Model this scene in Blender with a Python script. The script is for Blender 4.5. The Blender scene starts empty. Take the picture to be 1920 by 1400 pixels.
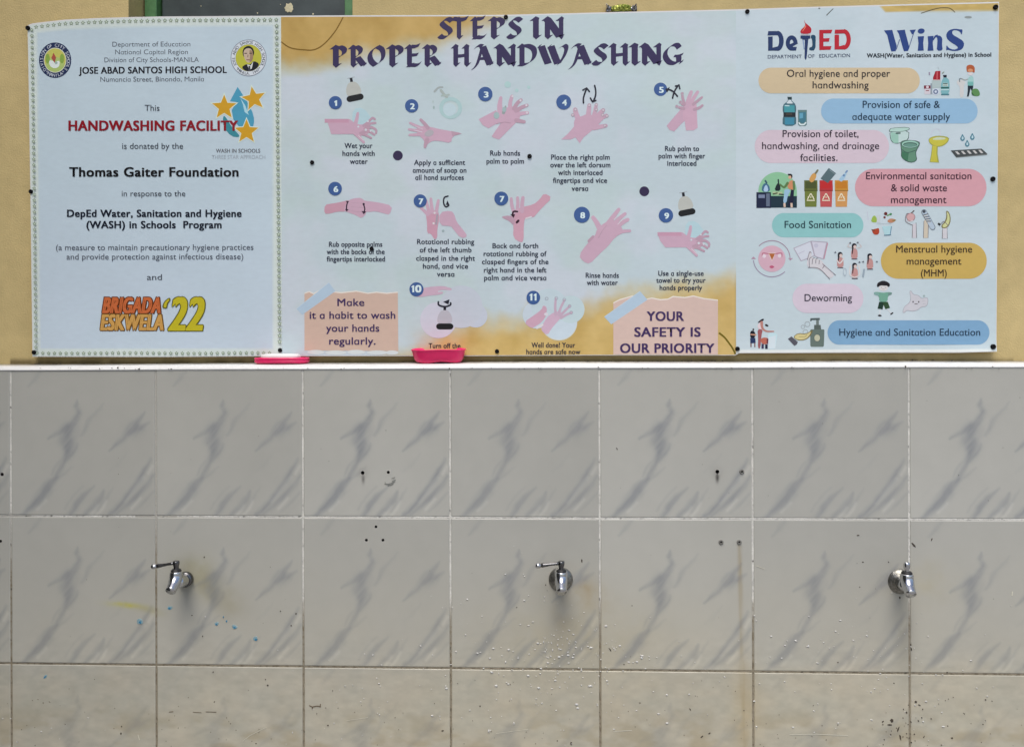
import bpy, bmesh, math, random
import numpy as np
from mathutils import Vector, Matrix
from mathutils.geometry import tessellate_polygon

S = bpy.context.scene
COL = S.collection
rad = math.radians

# ------------------------------------------------------------------ camera
# tile face = plane y 0, x to the right, z up, camera at negative y
CAM_X, CAM_D, CAM_Z = 0.18552, 1.59389, -0.00905
RY, RZ, FPX = 0.03828, -0.0029, 1500.0
cy, sy, cz, sz = math.cos(RY), math.sin(RY), math.cos(RZ), math.sin(RZ)
Rm = np.array([[cz, -sz, 0], [sz, cz, 0], [0, 0, 1]]) @ np.array([[cy, 0, sy], [0, 1, 0], [-sy, 0, cy]])
def c2b(v): return Vector((v[0], v[2], -v[1]))
RIGHT, UP, FWD = c2b(Rm[0]), -c2b(Rm[1]), c2b(Rm[2])
CPOS = Vector((CAM_X, -CAM_D, CAM_Z))
cam = bpy.data.cameras.new('camera')
cam.sensor_width = 36.0
cam.lens = 36.0 * FPX / 1920.0
cam.clip_start, cam.clip_end = 0.02, 400
cam_o = bpy.data.objects.new('camera', cam)
COL.objects.link(cam_o)
cam_o.matrix_world = Matrix(((RIGHT.x, UP.x, -FWD.x, CPOS.x), (RIGHT.y, UP.y, -FWD.y, CPOS.y),
                             (RIGHT.z, UP.z, -FWD.z, CPOS.z), (0, 0, 0, 1)))
S.camera = cam_o

# ------------------------------------------------------------------ light
SUN_EL, SUN_AZ = rad(62), rad(4)        # high, in front of the wall, a touch from the left
w = bpy.data.worlds.new('World'); S.world = w; w.use_nodes = True
nt = w.node_tree
bg = nt.nodes['Background']
sky = nt.nodes.new('ShaderNodeTexSky'); sky.sky_type = 'NISHITA'; sky.sun_disc = False
sky.sun_elevation = SUN_EL; sky.sun_rotation = math.pi + SUN_AZ
sky.air_density = 1.0; sky.dust_density = 3.0; sky.ozone_density = 1.0
nt.links.new(sky.outputs[0], bg.inputs[0]); bg.inputs[1].default_value = 0.12
sd = bpy.data.lights.new('sun', 'SUN'); sd.energy = 1.5; sd.angle = rad(34); sd.color = (1.0, 0.965, 0.91)
so = bpy.data.objects.new('sun', sd); COL.objects.link(so)
sdir = Vector((-math.sin(SUN_AZ) * math.cos(SUN_EL), -math.cos(SUN_AZ) * math.cos(SUN_EL), math.sin(SUN_EL)))
so.rotation_euler = sdir.to_track_quat('Z', 'Y').to_euler()
so.location = (0, -3, 4)
S.view_settings.view_transform = 'Standard'; S.view_settings.look = 'None'
S.view_settings.exposure = 0.3; S.view_settings.gamma = 1.0
S.cycles.max_bounces = 6

# ------------------------------------------------------------------ helpers
def lin(c):
    c = np.asarray(c, float) / 255.0
    return np.where(c <= 0.04045, c / 12.92, ((c + 0.055) / 1.055) ** 2.4)
ILLUM_P = np.array([0.812, 0.785, 0.810])     # grey-card reading of the light on the upright sheet
ILLUM_T = np.array([0.765, 0.760, 0.775])
def alb(c, ill=ILLUM_P):
    return tuple(np.clip((lin(c) - .010) / ill, 0.004, 0.9))
def PX(px, py, Y=0.0):
    d = RIGHT * ((px - 960) / FPX) + UP * (-(py - 700) / FPX) + FWD
    return CPOS + d * ((Y - CPOS.y) / d.y)
def to_px(x, y, z):
    dx, dy, dz = x - CPOS.x, y - CPOS.y, z - CPOS.z
    f = lambda v: dx * v.x + dy * v.y + dz * v.z
    dep = f(FWD)
    return 960 + FPX * f(RIGHT) / dep, 700 - FPX * f(UP) / dep

def link(o, parent=None, label=None, cat=None, group=None, kind=None):
    COL.objects.link(o)
    if parent is not None: o.parent = parent
    if label: o['label'] = label
    if cat: o['category'] = cat
    if group: o['group'] = group
    if kind: o['kind'] = kind
    return o
def empty(name, loc, label, cat, group=None):
    o = bpy.data.objects.new(name, None); o.location = loc; o.empty_display_size = 0.02
    return link(o, None, label, cat, group)
def obj(name, bm, mat, parent=None, smooth=True, **k):
    me = bpy.data.meshes.new(name); bm.to_mesh(me); bm.free()
    for m in (mat if isinstance(mat, (list, tuple)) else [mat]): me.materials.append(m)
    if smooth:
        for p in me.polygons: p.use_smooth = True
    o = bpy.data.objects.new(name, me)
    link(o, parent, **k)
    if parent is not None:                       # geometry is given in world space
        o.matrix_parent_inverse = Matrix.Translation(-Vector(parent.location)) if parent.type == 'EMPTY' else Matrix.Identity(4)
    return o

def node(nt, t, **kw):
    n = nt.nodes.new(t)
    for k, v in kw.items():
        if k in n.inputs.keys(): n.inputs[k].default_value = v
        else: setattr(n, k, v)
    return n
def mat(name, color=(0.5, 0.5, 0.5), rough=0.5, metal=0.0, noise=0.0, nscale=40, bump=0.0, bscale=200, spec=0.5, coat=0.0):
    m = bpy.data.materials.new(name); m.use_nodes = True
    nt = m.node_tree; b = nt.nodes['Principled BSDF']
    b.inputs['Base Color'].default_value = (*color[:3], 1); b.inputs['Roughness'].default_value = rough
    b.inputs['Metallic'].default_value = metal; b.inputs['Specular IOR Level'].default_value = spec
    b.inputs['Coat Weight'].default_value = coat
    tc = node(nt, 'ShaderNodeTexCoord')
    if noise:
        n = node(nt, 'ShaderNodeTexNoise', Scale=nscale, Detail=6.0)
        nt.links.new(tc.outputs['Object'], n.inputs['Vector'])
        mr = node(nt, 'ShaderNodeMapRange'); mr.inputs[1].default_value = 0.25; mr.inputs[2].default_value = 0.75
        mr.inputs[3].default_value = 1 - noise; mr.inputs[4].default_value = 1 + noise
        nt.links.new(n.outputs[0], mr.inputs[0])
        mx = node(nt, 'ShaderNodeMix', data_type='RGBA', blend_type='MULTIPLY'); mx.inputs[0].default_value = 1
        mx.inputs[6].default_value = (*color[:3], 1)
        nt.links.new(mr.outputs[0], mx.inputs[7]); nt.links.new(mx.outputs[2], b.inputs['Base Color'])
    if bump:
        n = node(nt, 'ShaderNodeTexNoise', Scale=bscale, Detail=5.0)
        nt.links.new(tc.outputs['Object'], n.inputs['Vector'])
        bp = node(nt, 'ShaderNodeBump', Strength=bump); bp.inputs['Distance'].default_value = 0.002
        nt.links.new(n.outputs[0], bp.inputs['Height']); nt.links.new(bp.outputs[0], b.inputs['Normal'])
    return m
def attr_mat(name, rough, spec, noise, nscale, bump=0.0, bscale=300, stretch=(1, 1, 1), coat=0.0, bdist=0.001, rnoise=0.0, wave=0.0, wscale=5):
    """base colour from the mesh's own 'tint' attribute, with fine noise"""
    m = mat(name, rough=rough, spec=spec, coat=coat)
    nt = m.node_tree; b = nt.nodes['Principled BSDF']
    tc = [n for n in nt.nodes if n.type == 'TEX_COORD'][0]
    a = node(nt, 'ShaderNodeAttribute', attribute_name='tint')
    n = node(nt, 'ShaderNodeTexNoise', Scale=nscale, Detail=7.0)
    mp = node(nt, 'ShaderNodeMapping'); mp.inputs['Scale'].default_value = stretch
    nt.links.new(tc.outputs['Object'], mp.inputs[0]); nt.links.new(mp.outputs[0], n.inputs['Vector'])
    mr = node(nt, 'ShaderNodeMapRange'); mr.inputs[1].default_value = 0.25; mr.inputs[2].default_value = 0.75
    mr.inputs[3].default_value = 1 - noise; mr.inputs[4].default_value = 1 + noise
    nt.links.new(n.outputs[0], mr.inputs[0])
    mx = node(nt, 'ShaderNodeMix', data_type='RGBA', blend_type='MULTIPLY'); mx.inputs[0].default_value = 1
    nt.links.new(a.outputs['Color'], mx.inputs[6]); nt.links.new(mr.outputs[0], mx.inputs[7])
    nt.links.new(mx.outputs[2], b.inputs['Base Color'])
    if rnoise:
        m2 = node(nt, 'ShaderNodeMapRange'); m2.inputs[1].default_value = 0.3; m2.inputs[2].default_value = 0.7
        m2.inputs[3].default_value = rough - rnoise; m2.inputs[4].default_value = rough + rnoise
        nt.links.new(n.outputs[0], m2.inputs[0]); nt.links.new(m2.outputs[0], b.inputs['Roughness'])
    if bump:
        n2 = node(nt, 'ShaderNodeTexNoise', Scale=bscale, Detail=4.0)
        nt.links.new(mp.outputs[0], n2.inputs['Vector'])
        bp = node(nt, 'ShaderNodeBump', Strength=bump); bp.inputs['Distance'].default_value = bdist
        nt.links.new(n2.outputs[0], bp.inputs['Height']); nt.links.new(bp.outputs[0], b.inputs['Normal'])
        if wave:                                  # slack of a hung sheet
            n3 = node(nt, 'ShaderNodeTexNoise', Scale=wscale, Detail=1.5)
            nt.links.new(tc.outputs['Object'], n3.inputs['Vector'])
            b3 = node(nt, 'ShaderNodeBump', Strength=1.0); b3.inputs['Distance'].default_value = wave
            nt.links.new(n3.outputs[0], b3.inputs['Height']); nt.links.new(b3.outputs[0], bp.inputs['Normal'])
    return m
def set_tint(me, rgb):
    a = me.attributes.new('tint', 'FLOAT_COLOR', 'POINT')
    rgb = np.asarray(rgb, float)
    a.data.foreach_set('color', np.concatenate([rgb, np.ones((len(rgb), 1))], 1).astype(np.float32).ravel())
def mesh_obj(name, verts, faces, mat, parent=None, tint=None, smooth=False, midx=None, **k):
    me = bpy.data.meshes.new(name)
    verts = np.asarray(verts, float)
    if parent is not None: verts = verts - np.array(parent.location)
    me.from_pydata(verts.tolist(), [], faces)
    for m in (mat if isinstance(mat, (list, tuple)) else [mat]): me.materials.append(m)
    if tint is not None: set_tint(me, tint)
    if midx is not None: me.polygons.foreach_set('material_index', midx)
    if smooth: me.polygons.foreach_set('use_smooth', [True] * len(me.polygons))
    me.update()
    return link(bpy.data.objects.new(name, me), parent, **k)

# value noise used for stains
_rs = np.random.RandomState(7)
_lat = _rs.rand(64, 64)
def vnoise(x, y):
    x = np.asarray(x, float); y = np.asarray(y, float)
    xi = np.floor(x).astype(int); yi = np.floor(y).astype(int); fx = x - xi; fy = y - yi
    fx = fx * fx * (3 - 2 * fx); fy = fy * fy * (3 - 2 * fy)
    g = lambda a, b: _lat[a % 64, b % 64]
    return (g(xi, yi) * (1 - fx) + g(xi + 1, yi) * fx) * (1 - fy) + (g(xi, yi + 1) * (1 - fx) + g(xi + 1, yi + 1) * fx) * fy
def fbm(x, y, o=4):
    v = 0; a = 0.5; t = 0
    for i in range(o):
        v = v + a * vnoise(x * 2 ** i + 13.7 * i, y * 2 ** i + 5.1 * i); t += a; a *= 0.5
    return v / t
def smooth(a, b, x):
    t = np.clip((x - a) / (b - a), 0, 1); return t * t * (3 - 2 * t)

# ------------------------------------------------------------------ ground
GZ = -1.32
gm = mat('concrete_ground', (0.27, 0.26, 0.245), 0.85, noise=0.18, nscale=3, bump=0.3, bscale=60)
bm = bmesh.new()
for v in ((-120, 0.4), (120, 0.4), (120, -160), (-120, -160)): bm.verts.new((v[0], v[1], GZ))
bm.faces.new(bm.verts)
obj('ground', bm, gm, kind='structure', smooth=False)
# near-black slab added out of view on the left to shade those tiles
bm = bmesh.new()
for x0_, x1_ in ((-1.66, -1.46),):
    vs_ = [bm.verts.new(p) for p in ((x0_, .3, GZ), (x1_, .3, GZ), (x1_, -3.2, GZ), (x0_, -3.2, GZ), (x0_, .3, 2.1), (x1_, .3, 2.1), (x1_, -3.2, 2.1), (x0_, -3.2, 2.1))]
    for f_ in ((0, 1, 2, 3), (4, 5, 6, 7), (0, 1, 5, 4), (1, 2, 6, 5), (2, 3, 7, 6), (3, 0, 4, 7)): bm.faces.new([vs_[i] for i in f_])
obj('added_shade_slab', bm, mat('added_shade_slab_dark', (.05, .046, .04), .7, noise=.1), kind='structure', smooth=False)

# ------------------------------------------------------------------ tiled wall
YW = 0.075                   # face of the plastered wall above the ledge
YS = 0.062                   # front of the banner
tw = empty('tiled_wall', (0, 0, GZ), 'grey veined marble tile wall with white grout under the banner', 'tile wall')
COLX = [-1.455, -1.2, -0.9, -0.6 - 0.0, -0.3, 0, .3, .6, .9, 1.2, 1.5, 1.8, 2.1]
off = {-0.9: -1.08, -0.6: .56, -0.3: 2.22, 0: .08, .3: -2.02, .6: -1.36, .9: 1.61}
COLX = [c + off.get(round(c, 2), 0) / 1000 for c in COLX]
ROWZ = [0.0, -0.2966, -0.59769, -0.898, -1.198, GZ]
G = 0.0019                   # half joint
HOLES = [(680, 886, 3.2), (728, 885, 2.7), (705, 987, 2.4), (687, 1012, 2.5), (718, 1012, 2.5), (1345, 884, 3.3),
         (1391, 884, 2.0), (1352, 1016, 1.7), (1386, 1016, 1.7), (4, 889, 3.0), (1, 1014, 2.6)]
HW = [(PX(a, b), r * 1.15 / 1000) for a, b, r in HOLES]

VEINS = [  # polylines in tile coordinates (u right, v down) with half widths and strength
    ([(.465, .21, .004), (.455, .25, .010), (.475, .30, .016), (.44, .35, .018), (.41, .42, .040), (.395, .49, .038), (.385, .57, .020), (.36, .64, .012), (.32, .74, .014)], .75),
    ([(.32, .74, .012), (.25, .82, .022), (.18, .90, .024), (.08, .995, .010)], .9),
    ([(.26, .475, .003), (.33, .43, .012), (.40, .39, .028)], .7),
    ([(.46, .50, .004), (.42, .56, .014), (.385, .62, .012)], .55),
    ([(.655, .225, .003), (.60, .29, .008), (.54, .36, .010), (.49, .45, .006)], .45),
    ([(.935, .285, .003), (.89, .34, .014), (.86, .405, .034), (.80, .44, .016), (.74, .50, .009), (.69, .55, .003)], .85),
    ([(.965, .355, .003), (.90, .40, .020), (.85, .42, .026)], .6),
    ([(.985, .61, .005), (.93, .69, .012), (.885, .76, .016), (.83, .84, .013), (.77, .92, .013), (.70, .995, .012)], .85),
    ([(.995, .72, .006), (.94, .79, .012), (.87, .865, .014), (.80, .93, .012), (.74, .985, .008)], .75),
    ([(.65, .83, .005), (.62, .89, .016), (.57, .95, .013), (.51, .995, .012)], .8),
    ([(.575, .80, .004), (.50, .87, .014), (.45, .93, .016), (.40, .995, .013)], .6),
    ([(.21, .015, .008), (.17, .06, .010), (.11, .115, .004)], .4),
    ([(.42, .665, .003), (.36, .72, .010), (.31, .77, .006)], .4),
    ([(.80, .56, .002), (.74, .65, .010), (.69, .70, .003)], .2),
    ([(.36, .60, .002), (.31, .66, .006), (.28, .73, .004)], .4),
    ([(.17, .88, .003), (.12, .94, .008), (.06, .999, .004)], .5),
    ([(.72, .80, .002), (.66, .88, .007), (.60, .97, .005)], .45),
    ([(.985, .83, .003), (.93, .90, .008), (.86, .97, .005)], .45),
    ([(.50, .80, .002), (.44, .86, .006), (.37, .95, .004)], .35),
    ([(.435, .40, .006), (.42, .47, .012), (.445, .53, .004)], .4),
    ([(.345, .44, .004), (.36, .50, .012), (.375, .545, .006)], .4),
]
def vein(u, v):
    tot = np.zeros_like(u)
    wu = u + (vnoise(u * 9, v * 9) - .5) * .022 + (vnoise(u * 25 + 4, v * 25) - .5) * .012
    wv = v + (vnoise(u * 9 + 31, v * 9) - .5) * .022
    for pl, s in VEINS:
        best = np.zeros_like(u)
        for (ax, ay, aw), (bx, by, bw) in zip(pl[:-1], pl[1:]):
            dx, dy = bx - ax, by - ay
            t = np.clip(((wu - ax) * dx + (wv - ay) * dy) / (dx * dx + dy * dy), 0, 1)
            d = np.hypot(wu - ax - t * dx, wv - ay - t * dy)
            hw = aw + (bw - aw) * t
            best = np.maximum(best, np.exp(-(d / (hw * 1.2 + .0035)) ** 2) * np.minimum(1, .45 + hw * 26))
        tot = np.maximum(tot, best * s) + 0.18 * np.minimum(tot, best * s)
    # the print's brushed streaks run along the veins
    st_ = fbm((u * .64 - v * .77) * 5 + 3, (u * .77 + v * .64) * 46 + 7, 3)
    return tot * (.35 + 1.25 * st_) + .05 * smooth(.55, .75, st_) * smooth(.55, .95, v)
LV = [[(.925, .735), (.86, .82), (.79, .90)], [(.60, .93), (.575, .97), (.555, .995)], [(.985, .66), (.955, .71)], [(.66, .90), (.64, .95), (.60, .995)], [(.24, .90), (.18, .96)], [(.90, .88), (.84, .95)]]
def lvein(u, v):
    o = np.zeros_like(u)
    for pl in LV:
        for (ax, ay), (bx, by) in zip(pl[:-1], pl[1:]):
            dx, dy = bx - ax, by - ay; t = np.clip(((u - ax) * dx + (v - ay) * dy) / (dx * dx + dy * dy), 0, 1)
            o = np.maximum(o, np.exp(-(np.hypot(u - ax - t * dx, v - ay - t * dy) / .012) ** 2))
    return o
def gauss(px, py, cx, cy, sx, sy, ang=0):
    a = rad(ang); dx, dy = px - cx, py - cy
    p = dx * math.cos(a) + dy * math.sin(a); q = -dx * math.sin(a) + dy * math.cos(a)
    return np.exp(-(p / sx) ** 2 - (q / sy) ** 2)
def tile_tint(x, z, u, v, seed):
    px, py = to_px(x, 0.0, z)
    base = np.stack([np.full_like(x, c) for c in (160.5, 159.5, 153.5)], -1)
    r = np.random.RandomState(seed)
    base = base * (1 + (r.rand() - .5) * .035 + .05 * (fbm(px / 170 + 3 * r.rand(), py / 210) - .5) + .022 * (.5 - u) + .02 * (v - .5))[..., None]
    # soap and grime film, plus the wall's brighter light lower down painted in
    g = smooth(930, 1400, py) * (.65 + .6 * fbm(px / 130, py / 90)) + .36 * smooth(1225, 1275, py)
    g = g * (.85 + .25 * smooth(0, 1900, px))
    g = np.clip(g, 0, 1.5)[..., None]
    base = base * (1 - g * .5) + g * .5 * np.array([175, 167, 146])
    mot = fbm(px / 17 + 5, py / 9) - .5; mo2 = fbm(px / 55 + 11, py / 40) - .5
    low = smooth(1150, 1290, py)[..., None]
    base = base * (1 + low * (.11 * mot[..., None] + .06 * mo2[..., None] * np.array([1.2, .7, .3])))
    st = lambda m, c, k: base * (1 - (m * k)[..., None]) + (m * k)[..., None] * np.array(c)
    fine = fbm(px / 22, py / 22)
    base = st(gauss(px, py, 385, 1095, 55, 22, 38) * (.5 + fine), (128, 120, 90), .45)
    base = st(gauss(px, py, 372, 1068, 26, 28) * (.5 + fine), (138, 132, 98), .32)
    base = st(gauss(px, py, 428, 1135, 26, 26) * (.5 + fine), (140, 132, 110), .28)
    base = st(gauss(px, py, 238, 1134, 30, 5, 5) * (.3 + 1.1 * fbm(px / 7, py / 5)), (172, 166, 88), .8)
    base = st(gauss(px, py, 280, 1143, 26, 7, 14), (150, 142, 100), .4)
    base = st(gauss(px, py, 1095, 1108, 46, 26, 30) * (.1 + 1.5 * fine ** 1.5), (150, 134, 106), .55)
    base = st(gauss(px, py, 1050, 1175, 20, 55) * (.5 + fine), (126, 118, 106), .35)
    base = st(gauss(px, py, 1080, 1205, 150, 70) * (.4 + fine), (158, 148, 122), .45)
    base = st(gauss(px, py, 1738, 1092, 48, 36) * (.1 + 1.5 * fine ** 1.5), (160, 150, 122), .4)
    base = st(gauss(px, py, 1696, 1190, 17, 75), (128, 124, 112), .42)
    base = st(np.exp(-((px - 1386 - (py - 1016) * .025 - 2.5 * (fbm(py / 45, py * 0 + 2) - .5)) / (3.6 + 4 * smooth(1020, 1400, py) * vnoise(py / 60, py * 0))) ** 2) * smooth(1018, 1024, py) * (1 - .55 * smooth(1030, 1200, py)) * (.35 + .8 * vnoise(px / 3, py / 38)), (134, 116, 84), .62)
    base = st(gauss(px, py, 1397, 1330, 26, 90) * (.4 + fine), (166, 144, 104), .35)
    base = st(np.clip(smooth(1290, 1410, py) * smooth(.46, .74, fbm(px / 60 + 9, py / 30)), 0, 1), (142, 128, 100), .42)
    base = st(gauss(px, py, 680, 886, 9, 9) + gauss(px, py, 1345, 886, 9, 10), (120, 118, 114), .35)
    # drip smears under the two keyhole-shaped drill holes
    base = st(gauss(px, py, 681, 898, 2.6, 8), (70, 68, 66), .6)
    base = st(gauss(px, py, 1345, 895, 2.8, 8), (50, 48, 46), .85)
    vn = vein(u, v) * (1 - .45 * smooth(1240, 1260, py)) * (.85 + .3 * r.rand())
    lv = lvein(u, v); base = base * (1 + .06 * lv[..., None])
    tgt = np.array([113, 117, 123]) * (1 - g * .25) + g * .25 * np.array([128, 122, 108])
    vn = np.clip(vn, 0, 1.3)
    base = base * (1 - (vn * .62)[..., None]) + tgt * (vn * .62)[..., None]
    return lin(np.clip(base, 0, 255)) / ILLUM_T

V, F, TT, MI, FLAT = [], [], [], [], []
nv = 0
for r in range(len(ROWZ) - 1):
    for c in range(len(COLX) - 1):
        x0, x1 = COLX[c] + G, COLX[c + 1] - G
        z1, z0 = ROWZ[r] - (G if r else 0.0), ROWZ[r + 1] + (G if r < 4 else 0)
        if r == 4: z0 = ROWZ[5] + .003
        inview = r < 3 and -1.25 < x0 and x1 < 1.55
        n = 132 if inview else 24
        m = n if z1 - z0 > .2 else 8
        rr = np.random.RandomState(r * 50 + c)
        us = np.concatenate([[0, .004], np.linspace(0, 1, n + 1)[1:-1], [.996, 1]])
        vs = np.concatenate([[0, .004], np.linspace(0, 1, m + 1)[1:-1], [.996, 1]])
        nu, nw = len(us), len(vs)
        U, W_ = np.meshgrid(us, vs)
        X = x0 + (x1 - x0) * U; Z = z1 + (z0 - z1) * W_
        # glazed tile with a small rounded edge, each set a hair out of true
        tilt = (rr.rand(3) - .5) * np.array([.0009, .0009, .0006])
        Y = tilt[0] * (U - .5) + tilt[1] * (W_ - .5) + tilt[2] * .5
        edge = (U == 0) | (U == 1) | (W_ == 0) | (W_ == 1)
        Y = Y + np.where(edge, .0009, 0)
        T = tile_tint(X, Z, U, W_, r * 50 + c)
        verts = np.stack([X, Y, Z], -1).reshape(-1, 3)
        tint = T.reshape(-1, 3)
        cut = set()
        extra_v, extra_f, extra_m = [], [], []
        for (hp, hr) in HW:
            if not (x0 + .012 < hp.x < x1 - .012 and z0 + .012 < hp.z < z1 - .012) or not inview: continue
            ci = int(np.searchsorted(us, (hp.x - x0) / (x1 - x0))); ri = int(np.searchsorted(vs, (z1 - hp.z) / (z1 - z0)))
            a0, a1, b0, b1 = ci - 3, ci + 3, ri - 3, ri + 3
            for i in range(b0, b1):
                for j in range(a0, a1): cut.add((i, j))
            loop = [(b0, j) for j in range(a0, a1)] + [(i, a1) for i in range(b0, b1)] + [(b1, j) for j in range(a1, a0, -1)] + [(i, a0) for i in range(b1, b0, -1)]
            L = len(loop); base = len(verts) + len(extra_v)
            for k, dep in enumerate((.0, .004, .03)):
                for (i, j) in loop:
                    p = verts[i * nu + j]; an = math.atan2(p[2] - hp.z, p[0] - hp.x)
                    extra_v.append((hp.x + hr * math.cos(an), dep, hp.z + hr * math.sin(an), tint[i * nu + j]))
            for q in range(L):
                i, j = loop[q]; i2, j2 = loop[(q + 1) % L]; q2 = (q + 1) % L
                extra_f.append((base + q, base + q2, i2 * nu + j2, i * nu + j)); extra_m.append(0)
                for k in (0, 1):
                    extra_f.append((base + (k + 1) * L + q, base + (k + 1) * L + q2, base + k * L + q2, base + k * L + q)); extra_m.append(1)
            extra_f.append(tuple(base + 2 * L + q for q in range(L))); extra_m.append(1)
        idx = np.arange(nu * nw).reshape(nw, nu)
        fl = []; ml = []
        for i in range(nw - 1):
            for j in range(nu - 1):
                if (i, j) in cut: continue
                fl.append((idx[i, j], idx[i + 1, j], idx[i + 1, j + 1], idx[i, j + 1])); ml.append(0)
        # sides
        bl = [idx[0, j] for j in range(nu)] + [idx[i, nu - 1] for i in range(1, nw)] + [idx[nw - 1, j] for j in range(nu - 2, -1, -1)] + [idx[i, 0] for i in range(nw - 2, 0, -1)]
        if extra_v:
            ev = np.array([e[:3] for e in extra_v]); et = np.array([e[3] for e in extra_v])
            verts = np.concatenate([verts, ev]); tint = np.concatenate([tint, et])
        sb = len(verts)
        back = verts[bl].copy(); back[:, 1] = .006
        verts = np.concatenate([verts, back]); tint = np.concatenate([tint, tint[bl]])
        for q in range(len(bl)):
            q2 = (q + 1) % len(bl)
            fl.append((bl[q], bl[q2], sb + q2, sb + q)); ml.append(0)
        FLAT += [False] * len(fl) + [True] * len(extra_f)
        fl += extra_f; ml += extra_m
        V.append(verts); TT.append(tint)
        F += [tuple(int(a) + nv for a in f) for f in fl]; MI += ml
        nv += len(verts)
tile_m = attr_mat('glazed_marble_tile', 0.20, 0.5, 0.022, 26, bump=0.10, bscale=7, bdist=.002)
hole_m = mat('drill_hole_shade', (0.02, 0.018, 0.016), 0.95, noise=.3)  # hole lining near black: the shade of the depth put into its colour
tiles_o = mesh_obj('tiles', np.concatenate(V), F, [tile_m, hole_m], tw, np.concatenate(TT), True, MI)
tiles_o.data.polygons.foreach_set('use_smooth', [not h for h in FLAT])

# grout: one strip per joint, colour follows the dirt along it
def strip(a, b, half, y, nseg, fn, seed):
    """upright joint strip from a to b (world x,z)"""
    a = np.array(a); b = np.array(b); d = b - a; L = np.hypot(*d); n = np.array([-d[1], d[0]]) / L
    rr = np.random.RandomState(seed)
    vs, fs, ts = [], [], []
    for i in range(nseg + 1):
        t = i / nseg; p = a + d * t
        for k in (-1, -.35, .35, 1):
            q = p + n * half * k
            yy = y - (0.0004 if abs(k) < .5 else 0) + (rr.rand() - .5) * .0005
            vs.append((q[0], yy, q[1]))
            px, py = to_px(q[0], 0.0, q[1]); ts.append(fn(px, py, k))
    for i in range(nseg):
        for k in range(3):
            o = i * 4 + k; fs.append((o, o + 1, o + 5, o + 4))
    return vs, fs, ts
def grout_tint(px, py, k):
    n1 = float(fbm(np.array(px / 14.0), np.array(py / 14.0))); n2 = float(vnoise(np.array(px / 4.0), np.array(py / 4.0)))
    white = np.array([212, 210, 204]); grey = np.array([136, 133, 126]); brown = np.array([132, 122, 104]); dark = np.array([102, 94, 82])
    lim = 1085 - 90 * math.exp(-((px - 20) / 90) ** 2) - 110 * math.exp(-((px - 292) / 60) ** 2) + 60 * (n1 - .5)
    if abs(px - 292) < 40: c = white * .35 + grey * .65
    else: c = white * (.80 + .2 * n1) * (1 - .12 * (n2 > .8))
    if px < 60 and py > 960: c = c * .6 + grey * .4
    t = float(smooth(lim, lim + 110, np.array(py)))
    low = grey * .5 + brown * .5 if n2 > .35 else dark * .4 + brown * .6
    c = c * (1 - t) + low * t
    if py > 1235: c = c * .5 + (brown if n2 > .3 else dark) * .5
    if n2 > .93 and py > 700: c = c * .6
    return alb(c, ILLUM_T)
gv, gf, gt = [], [], []
def add_strip(s):
    o = len(gv); gv.extend(s[0]); gf.extend([tuple(i + o for i in f) for f in s[1]]); gt.extend(s[2])
for i, x in enumerate(COLX[1:-1]):
    add_strip(strip((x, 0.0), (x, GZ), G + .0006, .0013, 420, grout_tint, i))
for i, z in enumerate(ROWZ[1:-1]):
    for j in range(len(COLX) - 1):
        add_strip(strip((COLX[j] + G, z), (COLX[j + 1] - G, z), G + .0006, .0012, 90, grout_tint, 40 + i * 20 + j))
grout_m = attr_mat('cement_grout', 0.85, 0.3, 0.12, 500, bump=0.4, bscale=700)
mesh_obj('grout', gv, gf, grout_m, tw, gt, False)
bm = bmesh.new()
def box(bm, x0, x1, y0, y1, z0, z1):
    vs = [bm.verts.new(p) for p in ((x0, y0, z0), (x1, y0, z0), (x1, y1, z0), (x0, y1, z0), (x0, y0, z1), (x1, y0, z1), (x1, y1, z1), (x0, y1, z1))]
    for f in ((0, 1, 2, 3), (4, 5, 6, 7), (0, 1, 5, 4), (1, 2, 6, 5), (2, 3, 7, 6), (3, 0, 4, 7)): bm.faces.new([vs[i] for i in f])
box(bm, COLX[0], COLX[-1], .035, YW + .02, GZ, -.0015)
obj('masonry_core', bm, mat('masonry', (.35, .34, .32), .9, noise=.2), tw, smooth=False)

# ledge: rounded white trim, its top sloping gently to the front
LZ = 0.0105
prof = [(.006, -.0012), (.0008, -.0012), (-.0014, .0000), (-.0020, .0014), (-.0012, .0030), (.0012, .0058), (.0040, .0085), (.0062, LZ - .0006), (.0095, LZ), (.03, LZ + .0018), (YW + .004, LZ + .0048)]
def ledge_dz(x): return .0008 * math.sin(x * 3.1 + 1) + .0005 * math.sin(x * 9.7)
vs, fs, ts = [], [], []
NX = 700
for i in range(NX + 1):
    x = COLX[0] + (COLX[-1] - COLX[0]) * i / NX
    for k, (y, z) in enumerate(prof):
        vs.append((x, y, z + ledge_dz(x) * (1 if k > 3 else .2)))
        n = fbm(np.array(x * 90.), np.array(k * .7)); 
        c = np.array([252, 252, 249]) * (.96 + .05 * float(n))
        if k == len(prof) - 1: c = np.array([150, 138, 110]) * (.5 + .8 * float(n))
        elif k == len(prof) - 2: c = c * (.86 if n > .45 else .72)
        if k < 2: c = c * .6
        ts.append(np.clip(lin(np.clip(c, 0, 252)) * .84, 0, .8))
P_ = len(prof)
for i in range(NX):
    for k in range(P_ - 1): fs.append((i * P_ + k, i * P_ + k + 1, (i + 1) * P_ + k + 1, (i + 1) * P_ + k))
trim_m = attr_mat('white_tile_trim', 0.28, 0.5, 0.05, 160, coat=0.0)
mesh_obj('ledge_trim', vs, fs, trim_m, tw, ts, True)

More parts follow.
